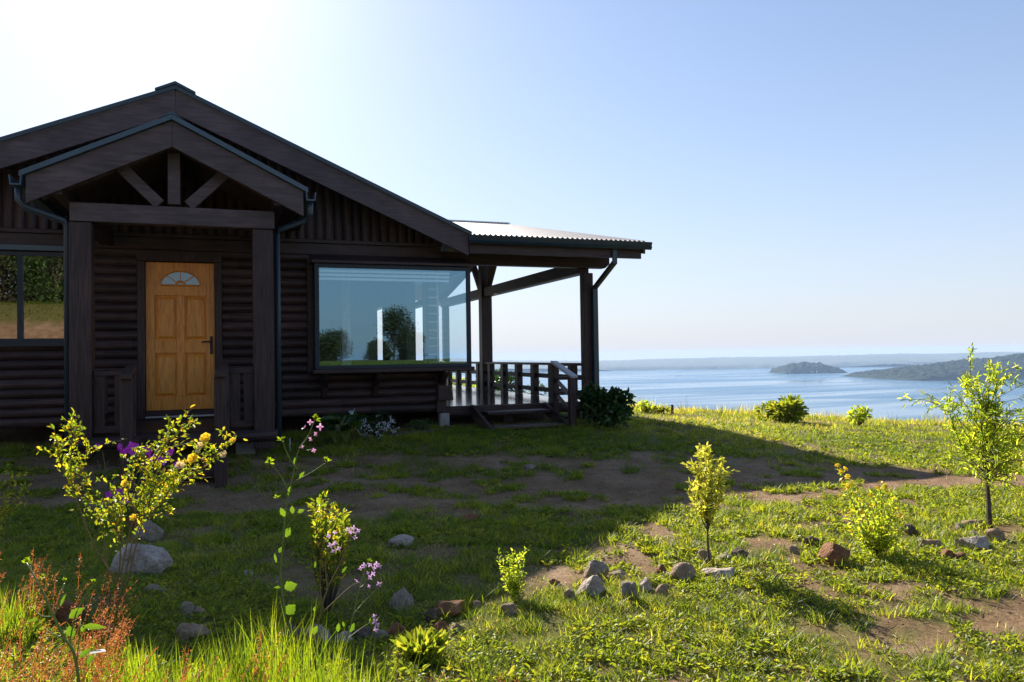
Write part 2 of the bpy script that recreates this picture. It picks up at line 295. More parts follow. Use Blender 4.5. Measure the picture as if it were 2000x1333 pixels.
def groundmat():
    m, t, p = mat('soil_and_turf'); L = t.links; tc = N(t, 'ShaderNodeTexCoord'); a = N(t, 'ShaderNodeAttribute', attribute_name='cover')
    n = N(t, 'ShaderNodeTexNoise'); n.inputs['Scale'].default_value = 2.2; n.inputs['Detail'].default_value = 12; n.inputs['Roughness'].default_value = .7
    n2 = N(t, 'ShaderNodeTexNoise'); n2.inputs['Scale'].default_value = 35; n2.inputs['Detail'].default_value = 8; n2.inputs['Roughness'].default_value = .7
    vo = N(t, 'ShaderNodeTexVoronoi'); vo.inputs['Scale'].default_value = 38; vo.inputs['Randomness'].default_value = 1
    for q in (n, n2, vo): L.new(tc.outputs['Object'], q.inputs[0])
    soil = ramp(t, [(.3, (.15, .090, .050)), (.5, (.25, .158, .092)), (.7, (.36, .255, .165))]); L.new(n.outputs[0], soil.inputs[0])
    fine = ramp(t, [(.3, (.55, .5, .48)), (.55, (1, 1, 1)), (.75, (1.0, .98, .95))]); L.new(n2.outputs[0], fine.inputs[0])
    m1 = N(t, 'ShaderNodeMix', data_type='RGBA', blend_type='MULTIPLY'); m1.inputs[0].default_value = .8; L.new(soil.outputs[0], m1.inputs[6]); L.new(fine.outputs[0], m1.inputs[7])
    pe = ramp(t, [(.0, (.38, .33, .29)), (.12, (.30, .25, .21)), (.16, (0, 0, 0))]); L.new(vo.outputs['Distance'], pe.inputs[0])
    turf = ramp(t, [(.3, (.07, .075, .02)), (.6, (.13, .125, .035)), (.8, (.23, .18, .08))]); L.new(n2.outputs[0], turf.inputs[0])
    m2 = N(t, 'ShaderNodeMix', data_type='RGBA'); L.new(a.outputs['Fac'], m2.inputs[0]); L.new(m1.outputs[2], m2.inputs[6]); L.new(turf.outputs[0], m2.inputs[7])
    L.new(m2.outputs[2], p.inputs['Base Color']); p.inputs['Roughness'].default_value = .95; p.inputs['Specular IOR Level'].default_value = .12
    ad = N(t, 'ShaderNodeMath', operation='ADD'); L.new(n.outputs[0], ad.inputs[0]); L.new(n2.outputs[0], ad.inputs[1])
    b = N(t, 'ShaderNodeBump'); b.inputs['Strength'].default_value = .8; b.inputs['Distance'].default_value = .02; L.new(ad.outputs[0], b.inputs['Height']); L.new(b.outputs[0], p.inputs['Normal'])
    return m
# ------------------------------------------------------------------ ground
def cover(x, y):
    """1 = closed grass, 0 = bare soil"""
    xc, zc = camxy(x, y); n = fbm(x*.9+3, y*.9+7, 4); n2 = fbm(x*3.1, y*3.1, 3)
    top = 9.1-np.clip(xc-3.0, 0, 6)*.55+(n-.5)*1.6; bot = 6.15+np.clip(xc-1.2, 0, 2)*.35+(n2-.5)*.9-np.clip(xc-4, 0, 6)*.35
    path = ss(zc, bot-.3, bot+.3)*(1-ss(zc, top-.25, top+.25))
    n3 = fbm(x*2.1+60, y*2.1, 3); n5 = fbm(x*5.5+11, y*5.5+3, 3); near = np.clip((.22*n+.28*n2+.28*n3+.22*n5-.458)*9+.45, .10, 1)
    near = np.where(xc < .2, np.clip(near+.25, 0, 1), near)
    lawn = np.clip(.85+(n-.5)*1.5, .4, 1)
    base = np.where(zc > (top+bot)/2, lawn, near)
    pc = np.clip((.25*n+.40*n2+.35*n5-.525)*9, .03, .8)
    c = base*(1-path)+pc*path
    c = np.where(y < -15, .9*(1-ss(ss(-y, 22, 23)*(1-ss(-y, 26.3, 27.1))*ss(-x, -3, 1), .2, .6)), c)
    hx = (x > -4) & (x < 6) & (y > -.1) & (y < 9.2); return np.where(hx, 0, c)
def build_ground():
    na = 900; rr = [0.01]
    r = .7
    while r < 460: rr.append(r); r *= 1.0235
    rr = np.array(rr); nr = len(rr)
    # finer spacing inside the field of view
    t = np.linspace(0, 1, na, endpoint=False); ang = 2*math.pi*t; ang = ang-.62*np.sin(ang)   # dense around ang=0
    A, R_ = np.meshgrid(ang, rr); xc = R_*np.sin(A); zc = R_*np.cos(A); X = CAM[0]+xc*math.cos(TH)+zc*math.sin(TH); Y = CAM[1]-xc*math.sin(TH)+zc*math.cos(TH)
    Z = ground_z(X, Y); V = np.stack([X, Y, Z], -1).reshape(-1, 3)
    i, j = np.meshgrid(np.arange(nr-1), np.arange(na), indexing='ij'); j2 = (j+1) % na
    Fq = np.stack([i*na+j, i*na+j2, (i+1)*na+j2, (i+1)*na+j], -1).reshape(-1, 4)[:, ::-1]
    o = np_mesh('ground', V, Fq, groundmat(), attrs={'cover': cover(V[:, 0], V[:, 1])}, smooth=True); tag(o, kind='structure')
build_ground()
def water():
    m, t, p = mat('lake_water'); L = t.links; tc = N(t, 'ShaderNodeTexCoord'); mp = N(t, 'ShaderNodeMapping'); mp.inputs['Rotation'].default_value = (0, 0, TH); L.new(tc.outputs['Object'], mp.inputs[0])
    mp2 = N(t, 'ShaderNodeMapping'); mp2.inputs['Rotation'].default_value = (0, 0, TH); mp2.inputs['Scale'].default_value = (.0010, .006, 1); L.new(tc.outputs['Object'], mp2.inputs[0])
    n = N(t, 'ShaderNodeTexNoise'); n.inputs['Scale'].default_value = .12; n.inputs['Detail'].default_value = 8; L.new(mp.outputs[0], n.inputs[0])
    n2 = N(t, 'ShaderNodeTexNoise'); n2.inputs['Scale'].default_value = 1.0; n2.inputs['Detail'].default_value = 5; n2.inputs['Distortion'].default_value = .8; L.new(mp2.outputs[0], n2.inputs[0])
    st = N(t, 'ShaderNodeMapRange'); st.inputs[1].default_value = .38; st.inputs[2].default_value = .62; st.inputs[3].default_value = .08; st.inputs[4].default_value = .36; L.new(n2.outputs[0], st.inputs[0]); L.new(st.outputs[0], p.inputs['Roughness'])
    sb = N(t, 'ShaderNodeMapRange'); sb.inputs[1].default_value = .38; sb.inputs[2].default_value = .62; sb.inputs[3].default_value = .03; sb.inputs[4].default_value = .45; L.new(n2.outputs[0], sb.inputs[0])
    b = N(t, 'ShaderNodeBump'); b.inputs['Distance'].default_value = .6; L.new(sb.outputs[0], b.inputs['Strength']); L.new(n.outputs[0], b.inputs['Height']); L.new(b.outputs[0], p.inputs['Normal'])
    p.inputs['Base Color'].default_value = (.05, .13, .22, 1); p.inputs['IOR'].default_value = 1.33
    mb = MB(); mb.add([(-6900, -6900, LAKE), (6900, -6900, LAKE), (6900, 6900, LAKE), (-6900, 6900, LAKE)], [(0, 1, 2, 3)]); o = mb.build('lake', m); tag(o, kind='structure')
water()
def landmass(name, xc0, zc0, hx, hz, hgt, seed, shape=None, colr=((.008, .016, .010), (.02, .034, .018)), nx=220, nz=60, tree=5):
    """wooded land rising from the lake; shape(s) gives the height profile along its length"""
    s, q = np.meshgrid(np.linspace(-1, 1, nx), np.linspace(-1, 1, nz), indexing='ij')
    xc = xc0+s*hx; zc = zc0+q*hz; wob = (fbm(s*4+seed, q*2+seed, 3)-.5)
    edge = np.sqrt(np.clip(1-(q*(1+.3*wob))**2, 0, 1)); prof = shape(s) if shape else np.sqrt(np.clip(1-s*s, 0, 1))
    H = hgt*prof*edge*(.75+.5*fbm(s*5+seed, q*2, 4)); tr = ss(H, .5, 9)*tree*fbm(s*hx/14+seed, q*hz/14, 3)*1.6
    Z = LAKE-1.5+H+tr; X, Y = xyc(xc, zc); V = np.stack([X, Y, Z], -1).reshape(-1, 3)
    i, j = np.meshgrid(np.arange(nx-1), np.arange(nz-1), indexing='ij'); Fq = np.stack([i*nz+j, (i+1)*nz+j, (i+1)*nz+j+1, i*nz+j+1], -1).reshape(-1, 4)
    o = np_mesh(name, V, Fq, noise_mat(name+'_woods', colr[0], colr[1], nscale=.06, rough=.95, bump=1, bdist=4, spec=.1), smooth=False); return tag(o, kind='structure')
def px_land(name, u0, u1, vbase, hor, htop, seed, shape=None, depthf=.5, **k):
    dist = 100.0/((vbase-hor)/F)*1.0; c = (u0+u1)/2; hx = (u1-u0)/2/F*dist; dc = dist+hx*depthf; hx *= dc/dist; xc0 = (c-1000)/F*dc; htop *= dc/dist
    return landmass(name, xc0, dc, hx, hx*depthf, htop/F*dist, seed, shape, **k)
px_land('island', 1513, 1637, 730, 686, 16, 3.3, shape=lambda s: np.clip(1-np.abs(s)**2.2, 0, 1)**.75*(1-.18*s), depthf=.8, tree=9)
px_land('peninsula', 1700, 2420, 743, 682, 40, 8.1, shape=lambda s: np.clip((s+1)/1.0, 0, 1)**.62*(1-.25*np.clip(s, 0, 1)), depthf=.42, nx=520, nz=160, tree=9)
landmass('far_hills', 1900, 5500, 4300, 1000, 50, 1.7, shape=lambda s: .75+.45*fbm(s*7+2, s*0+.3, 4)+.45*np.clip(s, 0, 1), nx=500, nz=50, tree=8, colr=((.14, .18, .20), (.20, .24, .25)))  # pale blue-grey base colour stands in for extra distance haze over the land
px_land('rock_islet', 1317, 1332, 735.5, 690, 1.2, 5.2, colr=((.05, .045, .04), (.09, .08, .07)), nx=24, nz=10, tree=0, depthf=.4)
# haze
def haze():
    m = bpy.data.materials.new('haze_air'); m.use_nodes = True; t = m.node_tree; t.nodes.clear(); v = N(t, 'ShaderNodeVolumePrincipled'); v.inputs['Color'].default_value = (.50, .71, 1, 1)
    v.inputs['Density'].default_value = .00008; v.inputs['Anisotropy'].default_value = .08; o = N(t, 'ShaderNodeOutputMaterial'); t.links.new(v.outputs[0], o.inputs['Volume'])
    mb = MB(); mb.box(-7100, 7100, -7100, 7100, LAKE-4, 13.5); h = mb.build('haze', m); tag(h, kind='stuff')
haze()
# ------------------------------------------------------------------ the cabin
CAB = empty('log_cabin', (0, 0, 0), 'dark brown log cabin with gabled porch, oak front door, wide picture window and railed veranda', 'house')
def logprof(z0, z1, base, out, thick, pitch=.125, org=.25, depth=.042):
    """(horizontal, z) outline of half-round log siding; out = -1/+1 side of the bulge"""
    zs = [z0]; k = math.floor((z0-org)/pitch)
    while org+k*pitch < z1:
        for q in (0, .08, .22, .4, .6, .78, .92):
            z = org+(k+q)*pitch
            if z0 < z < z1: zs.append(z)
        k += 1
    zs.append(z1); pts = []
    for z in zs:
        q = ((z-org)/pitch) % 1; pts.append((base+out*depth*max(0, math.sin(math.pi*q))**.6, z))
    return pts+[(base-out*thick, z1), (base-out*thick, z0)]
def build_cabin():
    # front log wall round its openings
    mb = MB()
    def seg(x0, x1, z0, z1): mb.prism(logprof(z0, z1, 0, -1, .15), 'x', x0, x1)
    seg(-3.75, -3.0, .25, 2.80); seg(-3.0, -1.15, .25, 1.345); seg(-3.0, -1.15, 2.52, 2.80); seg(-1.15, -.54, .25, 2.80)
    seg(-.54, .54, 2.55, 2.80); seg(-.54, .54, .25, .31); seg(.54, 1.80, .25, 2.80); seg(1.80, 3.50, .25, .90); seg(1.80, 3.50, 2.50, 2.80); seg(3.50, 3.62, .25, 2.80)
    mb.build('wall', LOGX, CAB)
    mb = MB()     # right-hand wall with two window openings
    def segr(y0, y1, z0, z1): mb.prism(logprof(z0, z1, 3.66, 1, .12), 'y', y0, y1)
    segr(.15, .37, .25, 1.0); segr(.15, .37, 2.4, 2.9); segr(.37, .51, .25, 2.9); segr(.51, 1.80, .25, 1.0); segr(.51, 1.80, 2.36, 2.9); segr(1.80, 3.95, .25, 2.9)
    segr(3.95, 5.5, .25, 1.0); segr(3.95, 5.5, 2.15, 2.9); segr(5.5, 9.0, .25, 2.9); mb.build('wall', LOGY, CAB)
    mb = MB(); mb.prism(logprof(.25, 2.9, -3.75, -1, .12), 'y', 0.15, 9.0); mb.build('wall', LOGY, CAB)
    mb = MB(); mb.prism(logprof(.25, 2.8, 9.0, 1, .12), 'x', -3.75, 3.62)
    mb.prism([(-3.7, 2.8), (3.7, 2.8), (0, 4.45)], 'y', 8.9, 9.0); mb.build('wall', LOGX, CAB)
    # gable of vertical half-round boards
    mb = MB(); p = .135; x = -3.72
    while x < 3.7:
        n = 6; b = len(mb.v); w_ = min(p, 3.72-x)
        for top in (0, 1):
            for i in range(n+1):
                xx = x+w_*i/n; yy = -.02-.038*max(0, math.sin(math.pi*i/n))**.6
                zt = 4.53-.4356*abs(xx)
                mb.v.append((xx, yy, 2.80 if not top else max(2.82, zt)))
        for i in range(n): mb.f.append((b+i, b+i+1, b+n+2+i, b+n+1+i))
        x += p
    mb.build('gable_wall', LOGZ, CAB)
    mb = MB(); mb.prism([(-3.72, 2.80), (3.72, 2.80), (3.72, 2.86), (0, 4.47), (-3.72, 2.86)], 'y', -.015, .1); mb.build('gable_backing', WZ, CAB)
    for z0, z1, y in ((2.765, 2.825, -.085), (2.60, 2.765, -.065), (2.535, 2.60, -.05)):
        mb = MB(); mb.box(-3.75, 3.70, y, .0, z0, z1-.003); mb.build('band_board', WX, CAB, bevel=.008)
    # interior
    mb = MB(); mb.box(-3.6, 3.5, .15, 8.9, .27, .33); mb.build('interior_floor', WX, CAB)
    mb = MB(); mb.box(-3.6, 3.5, .15, 8.9, 2.60, 2.64); mb.build('ceiling', PLAS, CAB)
    mb = MB(); mb.box(1.2, 1.3, .16, 8.8, .33, 2.6); mb.build('partition_wall', PLAS, CAB)
    mb = MB(); mb.box(3.50, 3.66, -.02, .36, 1.0, 2.40); mb.build('corner_post', PALE, CAB)
    mb = MB(); mb.box(2.45, 2.6, 1.9, 2.05, .33, 2.6); mb.build('inner_post', PALE, CAB)
    # corner boards
    mb = MB(); mb.box(3.60, 3.74, -.075, .15, .24, .90); mb.build('corner_board', WZ, CAB, bevel=.006)
    mb = MB(); mb.prism([(3.6, .42), (3.84, .42), (3.83, .55), (3.78, .62), (3.70, .67), (3.6, .67)], 'y', -.16, -.08); mb.build('log_end', WX, CAB, bevel=.012)
    mb = MB(); mb.box(-3.82, -3.66, -.075, .15, .24, 2.8); mb.build('corner_board', WZ, CAB, bevel=.006)
    # main roof
    m = .4356; Y0, Y1 = -.75, 9.15
    for sg in (1, -1):
        mb = MB(); mb.prism([(sg*.002, 4.56), (sg*3.93, 4.56-m*3.93), (sg*3.93, 4.50-m*3.93), (sg*.002, 4.50)], 'y', Y0+.05, Y1); mb.build('roof_deck', WF, CAB)
        corr('roof', lambda s, y: (sg*(.01+s*3.96), 4.575-m*(.01+s*3.96)), Y0-.03, Y1+.02, 4, ZINC)
        mb = MB(); P0 = (0, 4.575); h = .30
        mb.prism([(sg*.001, 4.575), (sg*3.93, 4.575-m*3.93), (sg*3.93, 4.575-m*3.93-h), (sg*.001, 4.575-h)], 'y', Y0-.0, Y0+.045); mb.build('rake_board', WF, CAB, bevel=.004)
        mb = MB(); mb.prism([(sg*.001, 4.64), (sg*3.97, 4.64-m*3.97), (sg*3.97, 4.585-m*3.97), (sg*.001, 4.585)], 'y', Y0-.05, Y0+.06); mb.build('rake_flashing', METAL if False else GUT, CAB)
        mb = MB(); mb.prism([(0, 4.682), (sg*.24, 4.682-m*.24-.01), (sg*.24, 4.643-m*.24), (0, 4.643)], 'y', Y0-.07, Y1); mb.build('ridge_cap', GUT, CAB)
    mb = MB(); mb.box(-.05, .05, -.70, 0, 4.02, 4.26); mb.build('ridge_beam', WY, CAB)
    mb = MB(); mb.box(-3.99, -3.94, Y0, Y1, 2.62, 2.84); mb.build('fascia_board', WY, CAB)
    # left window
    f = MB()
    for a in ((-3.0, -1.15, -.075, .05, 2.47, 2.52), (-3.0, -1.15, -.07, .05, 1.345, 1.40), (-3.0, -2.945, -.07, .05, 1.4, 2.47), (-1.205, -1.15, -.07, .05, 1.4, 2.47), (-1.925, -1.865, -.07, .04, 1.4, 2.47)): f.box(*a)
    fo = f.build('window', FRM, CAB)
    g = MB(); g.add([(-2.945, -.03, 1.4), (-1.205, -.03, 1.4), (-1.205, -.03, 2.47), (-2.945, -.03, 2.47)], [(0, 1, 2, 3)]); g.build('pane', GLASSL, fo)
    s_ = MB(); s_.box(-3.08, -1.1, -.13, -.08, 2.535, 2.60); s_.build('window_head', METAL, fo)
    s_ = MB(); s_.box(-3.08, -1.1, -.12, -.0721, 1.30, 1.355); s_.build('sill', FRM, fo)
    # picture window wrapping the corner
    x0, x1, yf, ye = 1.76, 4.05, -.40, 1.95; z0, z1 = .985, 2.375
    f = MB()
    f.box(x0, x1, yf-.03, yf+.03, z1, z1+.055); f.box(x0, x1, yf-.03, yf+.03, z0-.05, z0); f.box(x0, x0+.06, yf-.03, yf+.03, z0, z1); f.box(x1-.06, x1, yf-.03, yf+.03, z0, z1)
    f.box(x1-.06, x1, yf+.03, ye, z1, z1+.055); f.box(x1-.06, x1, yf+.03, ye, z0-.05, z0); f.box(x1-.06, x1, ye-.05, ye, z0, z1)
    f.box(x0, x0+.05, yf+.03, -.0, z0-.05, z1+.055)
    fo = f.build('picture_window', FRM, CAB, bevel=.004)
    g = MB(); g.add([(x0+.06, yf, z0), (x1-.06, yf, z0), (x1-.06, yf, z1), (x0+.06, yf, z1)], [(0, 1, 2, 3)]); g.build('pane', GLASS, fo)
    g = MB(); g.add([(x1-.03, yf+.03, z0), (x1-.03, ye-.05, z0), (x1-.03, ye-.05, z1), (x1-.03, yf+.03, z1)], [(0, 1, 2, 3)]); g.build('pane', GLASS2, fo)
    s_ = MB(); s_.box(x0-.04, x1+.03, yf-.10, 0, z0-.115, z0-.052); s_.box(x1-.36, x1+.03, 0, ye+.03, z0-.115, z0-.052); s_.build('sill', WX, fo, bevel=.012)
    s_ = MB(); s_.box(x0-.05, x1+.04, yf-.09, 0, z1+.058, z1+.10); s_.box(x1-.36, x1+.04, 0, ye+.03, z1+.058, z1+.10)
    s_.prism([(yf-.05, z1+.10), (-.04, z1+.24), (-.04, z1+.10)], 'x', x0-.03, x1+.02); s_.build('window_hood', WX, fo, bevel=.006)
    s_ = MB(); s_.box(x0-.07, x0-.003, -.14, -.02, z0-.1, z1+.16); s_.build('window_casing', WZ, fo)
    for k, z in enumerate((2.355, 2.30, 2.245)):
        b_ = MB(); b_.box(x0+.08, x1-.30, yf+.06+.02*k, yf+.10+.02*k, z-.035, z); b_.build('blind_slat', BLIND, fo)
    for X in (1.88, 2.62, 3.62):
        b_ = MB(); b_.prism([(-.02, .86), (-.44, .86), (-.40, .79), (-.16, .66), (-.09, .52), (-.02, .50)], 'x', X, X+.075); b_.build('sill_bracket', WZ, CAB, bevel=.006)
    # side windows of the right wall
    for y0, y1, za, zb in ((.51, 1.80, 1.0, 2.36), (3.95, 5.5, 1.0, 2.15)):
        f = MB(); f.box(3.54, 3.71, y0, y0+.035, za, zb); f.box(3.54, 3.71, y1-.035, y1, za, zb); f.box(3.54, 3.71, y0+.035, y1-.035, za, za+.03); f.box(3.54, 3.71, y0+.035, y1-.035, zb-.03, zb)
        if zb > 2.3: f.box(3.55, 3.70, y0+.035, y1-.035, 1.93, 2.01)
        f.build('side_window', FRM, CAB)
    # front door
    zb, zt = .41, 2.44; d = MB(); yb, yf_ = .065, .02
    d.box(-.438, -.33, yf_, yb, zb, zt); d.box(.33, .438, yf_, yb, zb, zt); d.box(-.05, .05, yf_, yb, .59, 1.98)
    d.box(-.33, .33, yf_, yb, zb, .59); d.box(-.33, -.05, yf_, yb, 1.19, 1.37); d.box(.05, .33, yf_, yb, 1.19, 1.37)
    d.box(-.33, .33, yf_, yb, 1.98, zt)
    door = d.build('door', OAK, CAB, bevel=.006)
    for xa, xb in ((-.33, -.05), (.05, .33)):
        for za, zc in ((.59, 1.19), (1.37, 1.98)):
            q = MB(); i1, i2 = .012, .052
            q.add([(xa, .05, za), (xb, .05, za), (xb, .05, zc), (xa, .05, zc), (xa+i1, .05, za+i1), (xb-i1, .05, za+i1), (xb-i1, .05, zc-i1), (xa+i1, .05, zc-i1),
                   (xa+i2, .026, za+i2), (xb-i2, .026, za+i2), (xb-i2, .026, zc-i2), (xa+i2, .026, zc-i2)],
                  [(0, 1, 5, 4), (1, 2, 6, 5), (2, 3, 7, 6), (3, 0, 4, 7), (4, 5, 9, 8), (5, 6, 10, 9), (6, 7, 11, 10), (7, 4, 8, 11), (8, 9, 10, 11)]); q.build('door_panel', OAK, door)
    rx, rz, cz = .25, .195, 2.125; g = MB(); n = 24
    g.add([(0, .0165, cz)]+[(rx*math.cos(math.pi*i/n), .0165, cz+rz*math.sin(math.pi*i/n)) for i in range(n+1)], [(0, i+1, i+2) for i in range(n)]); fan = g.build('fanlight', glass('fanlight_glass', .13, (.8, .95, 1), (.3, .4, .5)), door)
    r = MB()
    r.tube([(rx*math.cos(math.pi*i/n), .012, cz+rz*math.sin(math.pi*i/n)) for i in range(n+1)], .012, 6); r.tube([(-rx, .012, cz), (rx, .012, cz)], .013, 6)
    for a in (45, 90, 135):
        a = math.radians(a); r.beam((rx*.15*math.cos(a), .012, cz+rz*.15*math.sin(a)), (rx*math.cos(a), .012, cz+rz*math.sin(a)), .014, .022, (0, 1, 0))
    r.tube([(rx*.24*math.cos(math.pi*i/8), .010, cz+rz*.28*math.sin(math.pi*i/8)) for i in range(9)], .016, 6); r.build('fanlight_bars', OAK, door)
    h = MB(); h.box(.375, .41, .006, .02, 1.17, 1.42); h.tube([(.392, .01, 1.345), (.392, -.05, 1.345), (.36, -.056, 1.345), (.27, -.052, 1.34)], .011, 8); h.build('handle', BLK, door, bevel=.003)
    f = MB(); f.box(-.535, -.442, -.05, .1, .31, 2.445); f.box(.442, .535, -.05, .1, .31, 2.445); f.box(-.535, .535, -.05, .1, 2.448, 2.545); f.build('door_frame', WZ, CAB, bevel=.006)
    f = MB(); f.box(-.44, .44, -.03, .1, .345, .405); f.build('door_sill', WX, CAB)
    f = MB(); f.box(-.44, .44, -.075, .0, .315, .338); f.build('threshold', ALU, CAB)
    porch(); veranda()
    # footings
    for (x, y, s, zt) in ((.80, -1.62, .11, .13), (3.72, -.02, .075, .22), (5.6, .35, .075, .22), (2.2, .25, .1, .25), (-2.5, .2, .1, .25), (-3.6, .2, .1, .25)):
        z = float(ground_z(x, y, False)); b_ = MB(); b_.box(x-s, x+s, y-s*.8, y+s*.8, z-.15, zt); b_.build('footing', CONC, CAB, bevel=.01)
def corr(name, fn, y0, y1, ns, m, pitch=.08, amp=.009, mirror=False, xstart=None, parent=None):
    """corrugated sheet: waves along y; fn(s, y) -> (x, z)"""
    ny = int((y1-y0)/pitch*6); V = []; 
    for j in range(ny+1):
        y = y0+(y1-y0)*j/ny
        for i in range(ns+1):
            x, z = fn(i/ns, y); V.append((x, y, z+amp*math.sin(2*math.pi*y/pitch)))
    n = ns+1; i, j = np.meshgrid(np.arange(ns), np.arange(ny)); Fq = np.stack([j*n+i, j*n+i+1, (j+1)*n+i+1, (j+1)*n+i], -1).reshape(-1, 4)
    return np_mesh(name, V, Fq, m, parent or CAB, smooth=True)
def porch():
    cx = .05; yc = -1.95; yr = -2.30; m = .5; ap = 3.74
    for sg, xi, xo in ((-1, -.78, -1.0), (1, .89, 1.12)):
        mb = MB(); mb.box(min(xi, xo), max(xi, xo), yc-.11, yc+.11, float(ground_z(0, yc))+.10, 2.615); mb.build('porch_post', WZ, CAB, bevel=.01)
        mb = MB(); mb.prism([(cx+sg*.001, ap), (cx+sg*1.40, ap-m*1.4), (cx+sg*1.40, ap-m*1.4-.29), (cx+sg*.001, ap-.29)], 'y', yr, yr+.045); mb.build('porch_rake_board', WF, CAB, bevel=.004)
        mb = MB(); mb.prism([(cx+sg*.001, ap+.06), (cx+sg*1.45, ap-m*1.45+.06), (cx+sg*1.45, ap-m*1.45+.003), (cx+sg*.001, ap+.003)], 'y', yr-.05, yr+.07); mb.build('porch_flashing', METAL, CAB)
        mb = MB(); mb.prism([(cx+sg*.002, ap), (cx+sg*1.4, ap-m*1.4), (cx+sg*1.4, ap-m*1.4-.04), (cx+sg*.002, ap-.04)], 'y', yr+.047, -.06); mb.build('porch_roof_deck', WF, CAB)
        corr('porch_roof', lambda s, y: (cx+sg*(.01+s*1.42), ap+.03-m*(.01+s*1.42)), yr+.08, -.06, 3, ZINC)
        # rafter of the truss
        mb = MB(); mb.beam((cx+sg*.02, yc, ap-.16), (cx+sg*1.34, yc, ap-.16-m*1.32), .09, .15, (0, 0, 1)); mb.build('rafter', WF, CAB)
        mb = MB(); mb.beam((cx+sg*.15, yc-.02, 2.86), (cx+sg*.62, yc-.02, 3.33), .10, .125, (0, 0, 1)); mb.build('truss_strut', WF, CAB, bevel=.005)
        # purlin ends
        mb = MB(); mb.box(cx+sg*1.13-.055, cx+sg*1.13+.055, yr+.05, -.1, 2.87, 3.02); mb.build('purlin', WY, CAB)
        # gutter
        gx = cx+sg*1.48; z = ap-m*1.45-.02
        g = MB(); g.prism([(gx-.06, z+.03), (gx-.05, z-.07), (gx+.05, z-.07), (gx+.06, z+.03), (gx+.045, z+.03), (gx+.038, z-.055), (gx-.038, z-.055), (gx-.045, z+.03)], 'y', yr-.06, -.1); g.build('porch_gutter', METAL, CAB)
        px = .05+sg*1.16; gz = float(ground_z(px, yc))
        tx = 1.17 if sg > 0 else -1.03
        g = MB(); g.tube([(gx, yr+.08, z-.05), (gx, yr+.08, z-.20), (gx-sg*.05, yr+.12, z-.27), (tx+sg*.03, yc-.02, z-.36), (tx, yc, z-.42), (tx, yc, .1)], .036, 10); g.build('downpipe', PIPE, CAB, smooth=True)
    mb = MB(); mb.prism([(cx-.14, ap-.005), (cx, ap+.085), (cx+.14, ap-.005), (cx, ap+.064)], 'y', yr-.06, -.05); mb.build('porch_ridge_cap', METAL, CAB)
    mb = MB(); mb.box(-1.00, 1.14, yc-.07, yc+.08, 2.63, 2.84); mb.build('tie_beam', WF, CAB, bevel=.01)
    mb = MB(); mb.box(cx-.065, cx+.065, yc-.09, yc+.06, 2.862, 3.60); mb.build('king_post', WF, CAB, bevel=.006)
    mb = MB(); mb.box(cx-.045, cx+.045, yr+.05, -.06, ap-.3, ap-.1); mb.build('porch_ridge_beam', WY, CAB)
    for X in (-.89, 1.0):
        mb = MB(); mb.box(X-.08, X+.08, yc+.09, -.05, 2.64, 2.84); mb.build('side_beam', WY, CAB)
    # floor, sill log and steps
    mb = MB()
    for k in range(17): mb.box(-1.0, 1.12, -1.83-.0+k*.105, -1.83+k*.105+.098, .25, .285)
    mb.build('porch_floor', WX, CAB)
    mb = MB(); mb.prism([(-2.06+.07*math.cos(a), .20+.07*math.sin(a)) for a in np.linspace(0, 2*math.pi, 13)[:-1]], 'x', -1.0, 1.15); mb.build('sill_log', WX, CAB, smooth=False)
    for k, (y, z) in enumerate(((-2.40, .17), (-2.85, .06), (-3.28, -.03))):
        mb = MB(); mb.box(-.18, .51, y-.15, y+.14, z, z+.045); mb.build('porch_step', BARE if k < 0 else WX, CAB, bevel=.006)
    for X, XB in ((-.27, -.40), (.54, .57)):
        mb = MB(); mb.beam((X, -2.1, .18), (X, -3.5, -.12), .05, .16); mb.build('step_stringer', WY, CAB)
        mb = MB(); mb.box(X-.055, X+.055, -3.60, -3.49, float(ground_z(X, -3.5))-.1, .93); mb.build('newel_post', WZ, CAB, bevel=.008)
        mb = MB(); mb.box(XB-.055, XB+.055, -2.07, -1.96, .1, 1.0); mb.build('newel_post', WZ, CAB, bevel=.008)
        mb = MB(); mb.beam((XB, -1.9, 1.03), (X, -3.68, .95), .10, .05); mb.build('handrail', WY, CAB, bevel=.006)
        mb = MB(); mb.beam((XB, -2.0, .62), (X, -3.5, .45), .04, .10); mb.build('side_rail', WY, CAB)
    for xa, xb in ((-.78, -.46), (.63, .89)):
        mb = MB(); mb.box(xa, xb, -2.0, -1.91, .93, .985); mb.build('porch_rail', WX, CAB, bevel=.006); mb = MB(); mb.box(xa, xb, -1.99, -1.93, .30, .38); mb.build('porch_rail', WX, CAB, bevel=.006)
        for X in (xa+.001, xb-.11):
            mb = MB(); mb.box(X, X+.11, -1.985, -1.935, .381, .929); mb.build('rail_stile', WZ, CAB)
    for X in (-.9, 1.02):
        mb = MB(); mb.box(X-.03, X+.03, -1.83, -.06, .93, .98); mb.box(X-.03, X+.03, -1.83, -.06, .34, .40)
        for k in range(8): mb.box(X-.02, X+.02, -1.7+k*.21, -1.64+k*.21, .401, .929)
        mb.build('side_railing', WY, CAB)
